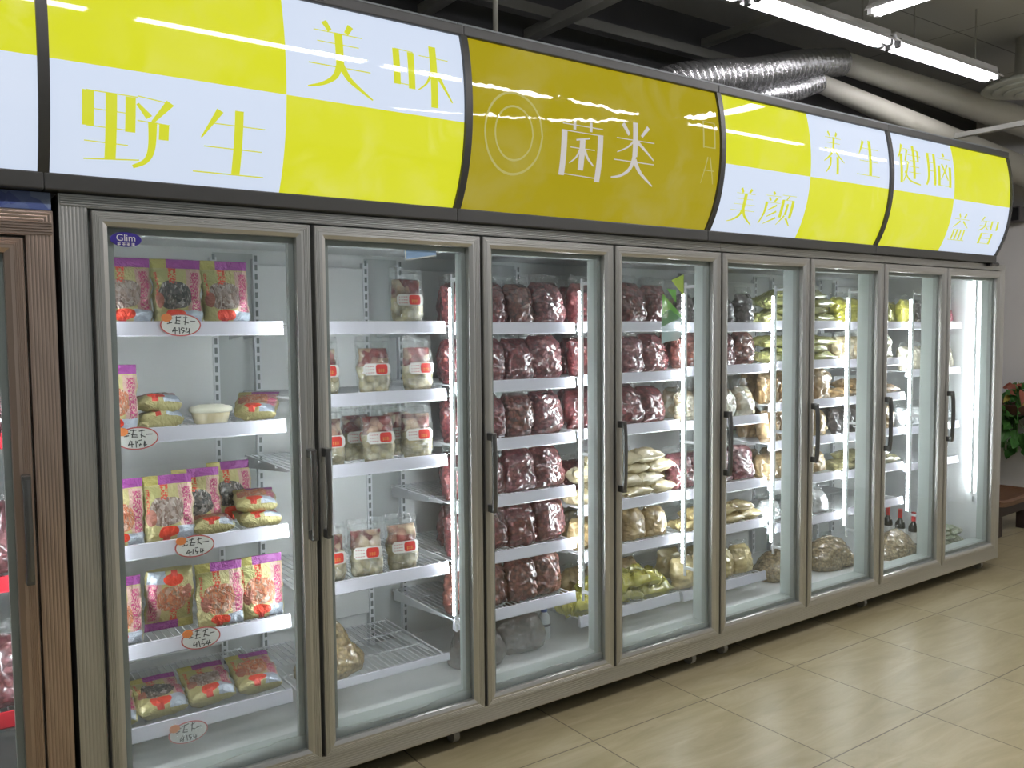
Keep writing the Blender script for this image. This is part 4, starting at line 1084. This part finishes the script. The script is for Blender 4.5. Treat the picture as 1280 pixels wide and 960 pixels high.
# seventh door
row(6, 0, ['yellow', 'yellow', 'yellow', 'yellow'], lean=12); row(6, 1, ['beige', 'beige', 'beige', 'stick']); pile(6, 2, 'brownpad', 3, 2, .02, .60); row(6, 3, ['black', 'black', 'black', 'tan'])
pile(6, 4, 'olive', 3, 2, .02, .60)
put('grain', (4.275, .235, .156), R(4), 0, 'big brown bag in front of the wine bottles, floor of seventh glass door', None, .92)
for i, (x, y) in enumerate(((4.54, .43), (4.525, .34), (4.50, .24))):
    t = thing('wine_bottle', 'dark wine bottle with red capsule, seventh glass door, %s' % ('furthest back of three', 'middle of three', 'nearest the glass')[i], 'bottle', (x, y, .1555), (0, 0, 0), 'wine bottles with red capsules'); t.scale = (.95, .95, .95)
    link('bottle_body', lathe(nb(), [(.026, 0), (.030, .004), (.030, .135), (.027, .150), (.014, .168), (.0115, .178), (.0115, .225)], 24), 'bottle_glass', t, True)
    link('capsule', lathe(nb(), [(.0128, .180), (.0130, .183), (.0130, .226), (.0142, .228), (.0142, .235), (.012, .238)], 20), 'cap_red', t, True)
    link('paper_label', lathe(nb(), [(.0303, .045), (.0305, .047), (.0305, .112), (.0303, .114)], 24), 'paper_white', t, True)
    b = nb(); lathe(b, [(.006, -.0005), (.006, .0005)], 14); bmesh.ops.rotate(b, verts=b.verts, cent=(0, 0, 0), matrix=Matrix.Rotation(PI/2, 3, 'X')); bmesh.ops.translate(b, verts=b.verts, vec=(0, -.0235, .158))
    link('neck_seal', b, 'paper_white', t)
# eighth door
row(7, 0, ['yellow', 'black', 'yellow', 'pink'], back=['yellow', 'yellow'], wide=.63); row(7, 1, ['stick', 'stick', 'stick', 'stick', 'stick'], back=[], wide=.63); row(7, 2, ['whitebag', 'whitebag', 'whitebag', 'whitebag'], back=[], wide=.63)
pile(7, 0, 'whitepad', 2, 4, .28, .58, .14, .156, 'floor of eighth glass door')
# brown freezer, behind its red rails
bx0 = -.15-DW
for j, z in enumerate((1.22, .817, .43)):
    for i, k in enumerate(('purple', 'red', 'red', 'purple')):
        put(k, (bx0+.085+.143*i, .30, z-.010), R(rnd.uniform(-5, 5)), R(5), '%s bag, %s from left on %s shelf of brown freezer' % (K[k][0], ORD[i], ('second', 'third', 'fourth')[j]), 'red bags in the brown freezer', 1.22)

# ------------------------------------------------------------------ right end: bench, plant, speaker
t = thing('wooden_bench', 'low reddish brown wooden bench with dark legs beside the right wall', 'bench', (6.08, .52, 0), (0, 0, R(4)))
b = nb(); n = 14; top = []
for i in range(n+1):
    x = -.33+.66*i/n; q = .020*(x/.33)**4
    top.append([b.verts.new((x, y, z+q)) for y, z in ((-.16, .215), (-.17, .250), (-.15, .262), (.15, .262), (.17, .250), (.16, .215))])
for a, c in zip(top, top[1:]):
    for k in range(6): b.faces.new((a[k], c[k], c[(k+1) % 6], a[(k+1) % 6]))
b.faces.new(top[0]); b.faces.new(top[-1][::-1]); bmesh.ops.recalc_face_normals(b, faces=b.faces)
link('seat', b, 'bench_wood', t)
link('apron', box(nb(), -.27, .27, -.13, .13, .14, .2155, bev=.004), 'bench_dark', t)
for sx in (-1, 1):
    for sy in (-1, 1): link('leg', box(nb(), sx*.235-.04, sx*.235+.04, sy*.105-.03, sy*.105+.03, 0, .1405, bev=.005), 'bench_dark', t)
t = thing('hanging_plant', 'leafy green plant trailing from a brown wall planter above the bench', 'plant', (6.70, .64, .80))
link('planter', lathe(nb(), [(.09, 0), (.13, .02), (.145, .075), (.15, .08), (.135, .085), (.12, .06)], 24), 'planter_brown', t, True)
link('wall_bracket', box(nb(), .10, .15, -.03, .03, -.02, .06), 'bench_dark', t)
rp = random.Random(3)
def leaf(b, p, d, nrm, L, Wd, mi):
    s = d.cross(nrm).normalized(); pts = []
    for k, wv in ((0, 0.0), (.2, .75), (.45, 1.0), (.75, .65), (1, 0.0)):
        c = p+d*L*k-Vector((0, 0, 1))*L*.35*k*k
        pts.append((c-s*Wd*wv*.5+nrm*.12*Wd*wv, c, c+s*Wd*wv*.5+nrm*.12*Wd*wv))
    for a, c in zip(pts, pts[1:]):
        for e in (0, 1):
            vs = []
            for q in (a[e], a[e+1], c[e+1], c[e]):
                if not any((q-w).length < 1e-6 for w in vs): vs.append(q)
            if len(vs) > 2:
                f = b.faces.new([b.verts.new(q) for q in vs]); f.material_index = mi; f.smooth = True
b = nb(); bs = nb()
for i in range(150):
    a = rp.uniform(0, 2*PI)
    if i < 60: z = rp.uniform(.08, .22); r = rp.uniform(.0, .15)
    else: z = rp.uniform(-.30, .05); r = rp.uniform(.10, .17)
    if math.cos(a)*r > .10: r *= .6
    p = Vector((r*math.cos(a), r*math.sin(a), z))
    d = Vector((math.cos(a)*.6, math.sin(a)*.6, rp.uniform(-.6, .6))).normalized()
    nrm = Vector((math.cos(a+2)*.5-.5, math.sin(a)*.4-.4, .6)).normalized()
    if d.x > .3: d.x *= .2
    leaf(b, p, d, nrm, rp.uniform(.07, .12), rp.uniform(.05, .08), 0 if z < .12 else rp.choice((0, 0, 1, 2)))
for k in range(9):
    a = k*PI*2/9; rr = .13 if math.cos(a) < .6 else .09
    tube(bs, spline([(rr*.5*math.cos(a), rr*.5*math.sin(a), .07), (rr*math.cos(a), rr*math.sin(a), .11), (rr*1.15*math.cos(a), rr*1.15*math.sin(a), -.05), (rr*1.05*math.cos(a), rr*1.05*math.sin(a), -.28)], 5), .004, 5)
link('leaves', b, ['leaf_green', 'leaf_yellow', 'leaf_red'], t); link('stems', bs, 'leaf_green', t)
t = thing('wall_speaker', 'small dark grey box mounted high on the right wall', 'speaker', (6.79, .74, 2.37))
link('body', box(nb(), -.06, .06, -.055, .055, -.06, .06, bev=.008), 'speaker_grey', t)
link('grille', box(nb(), -.066, -.058, -.045, .045, -.05, .05, bev=.002), 'black_plastic', t)
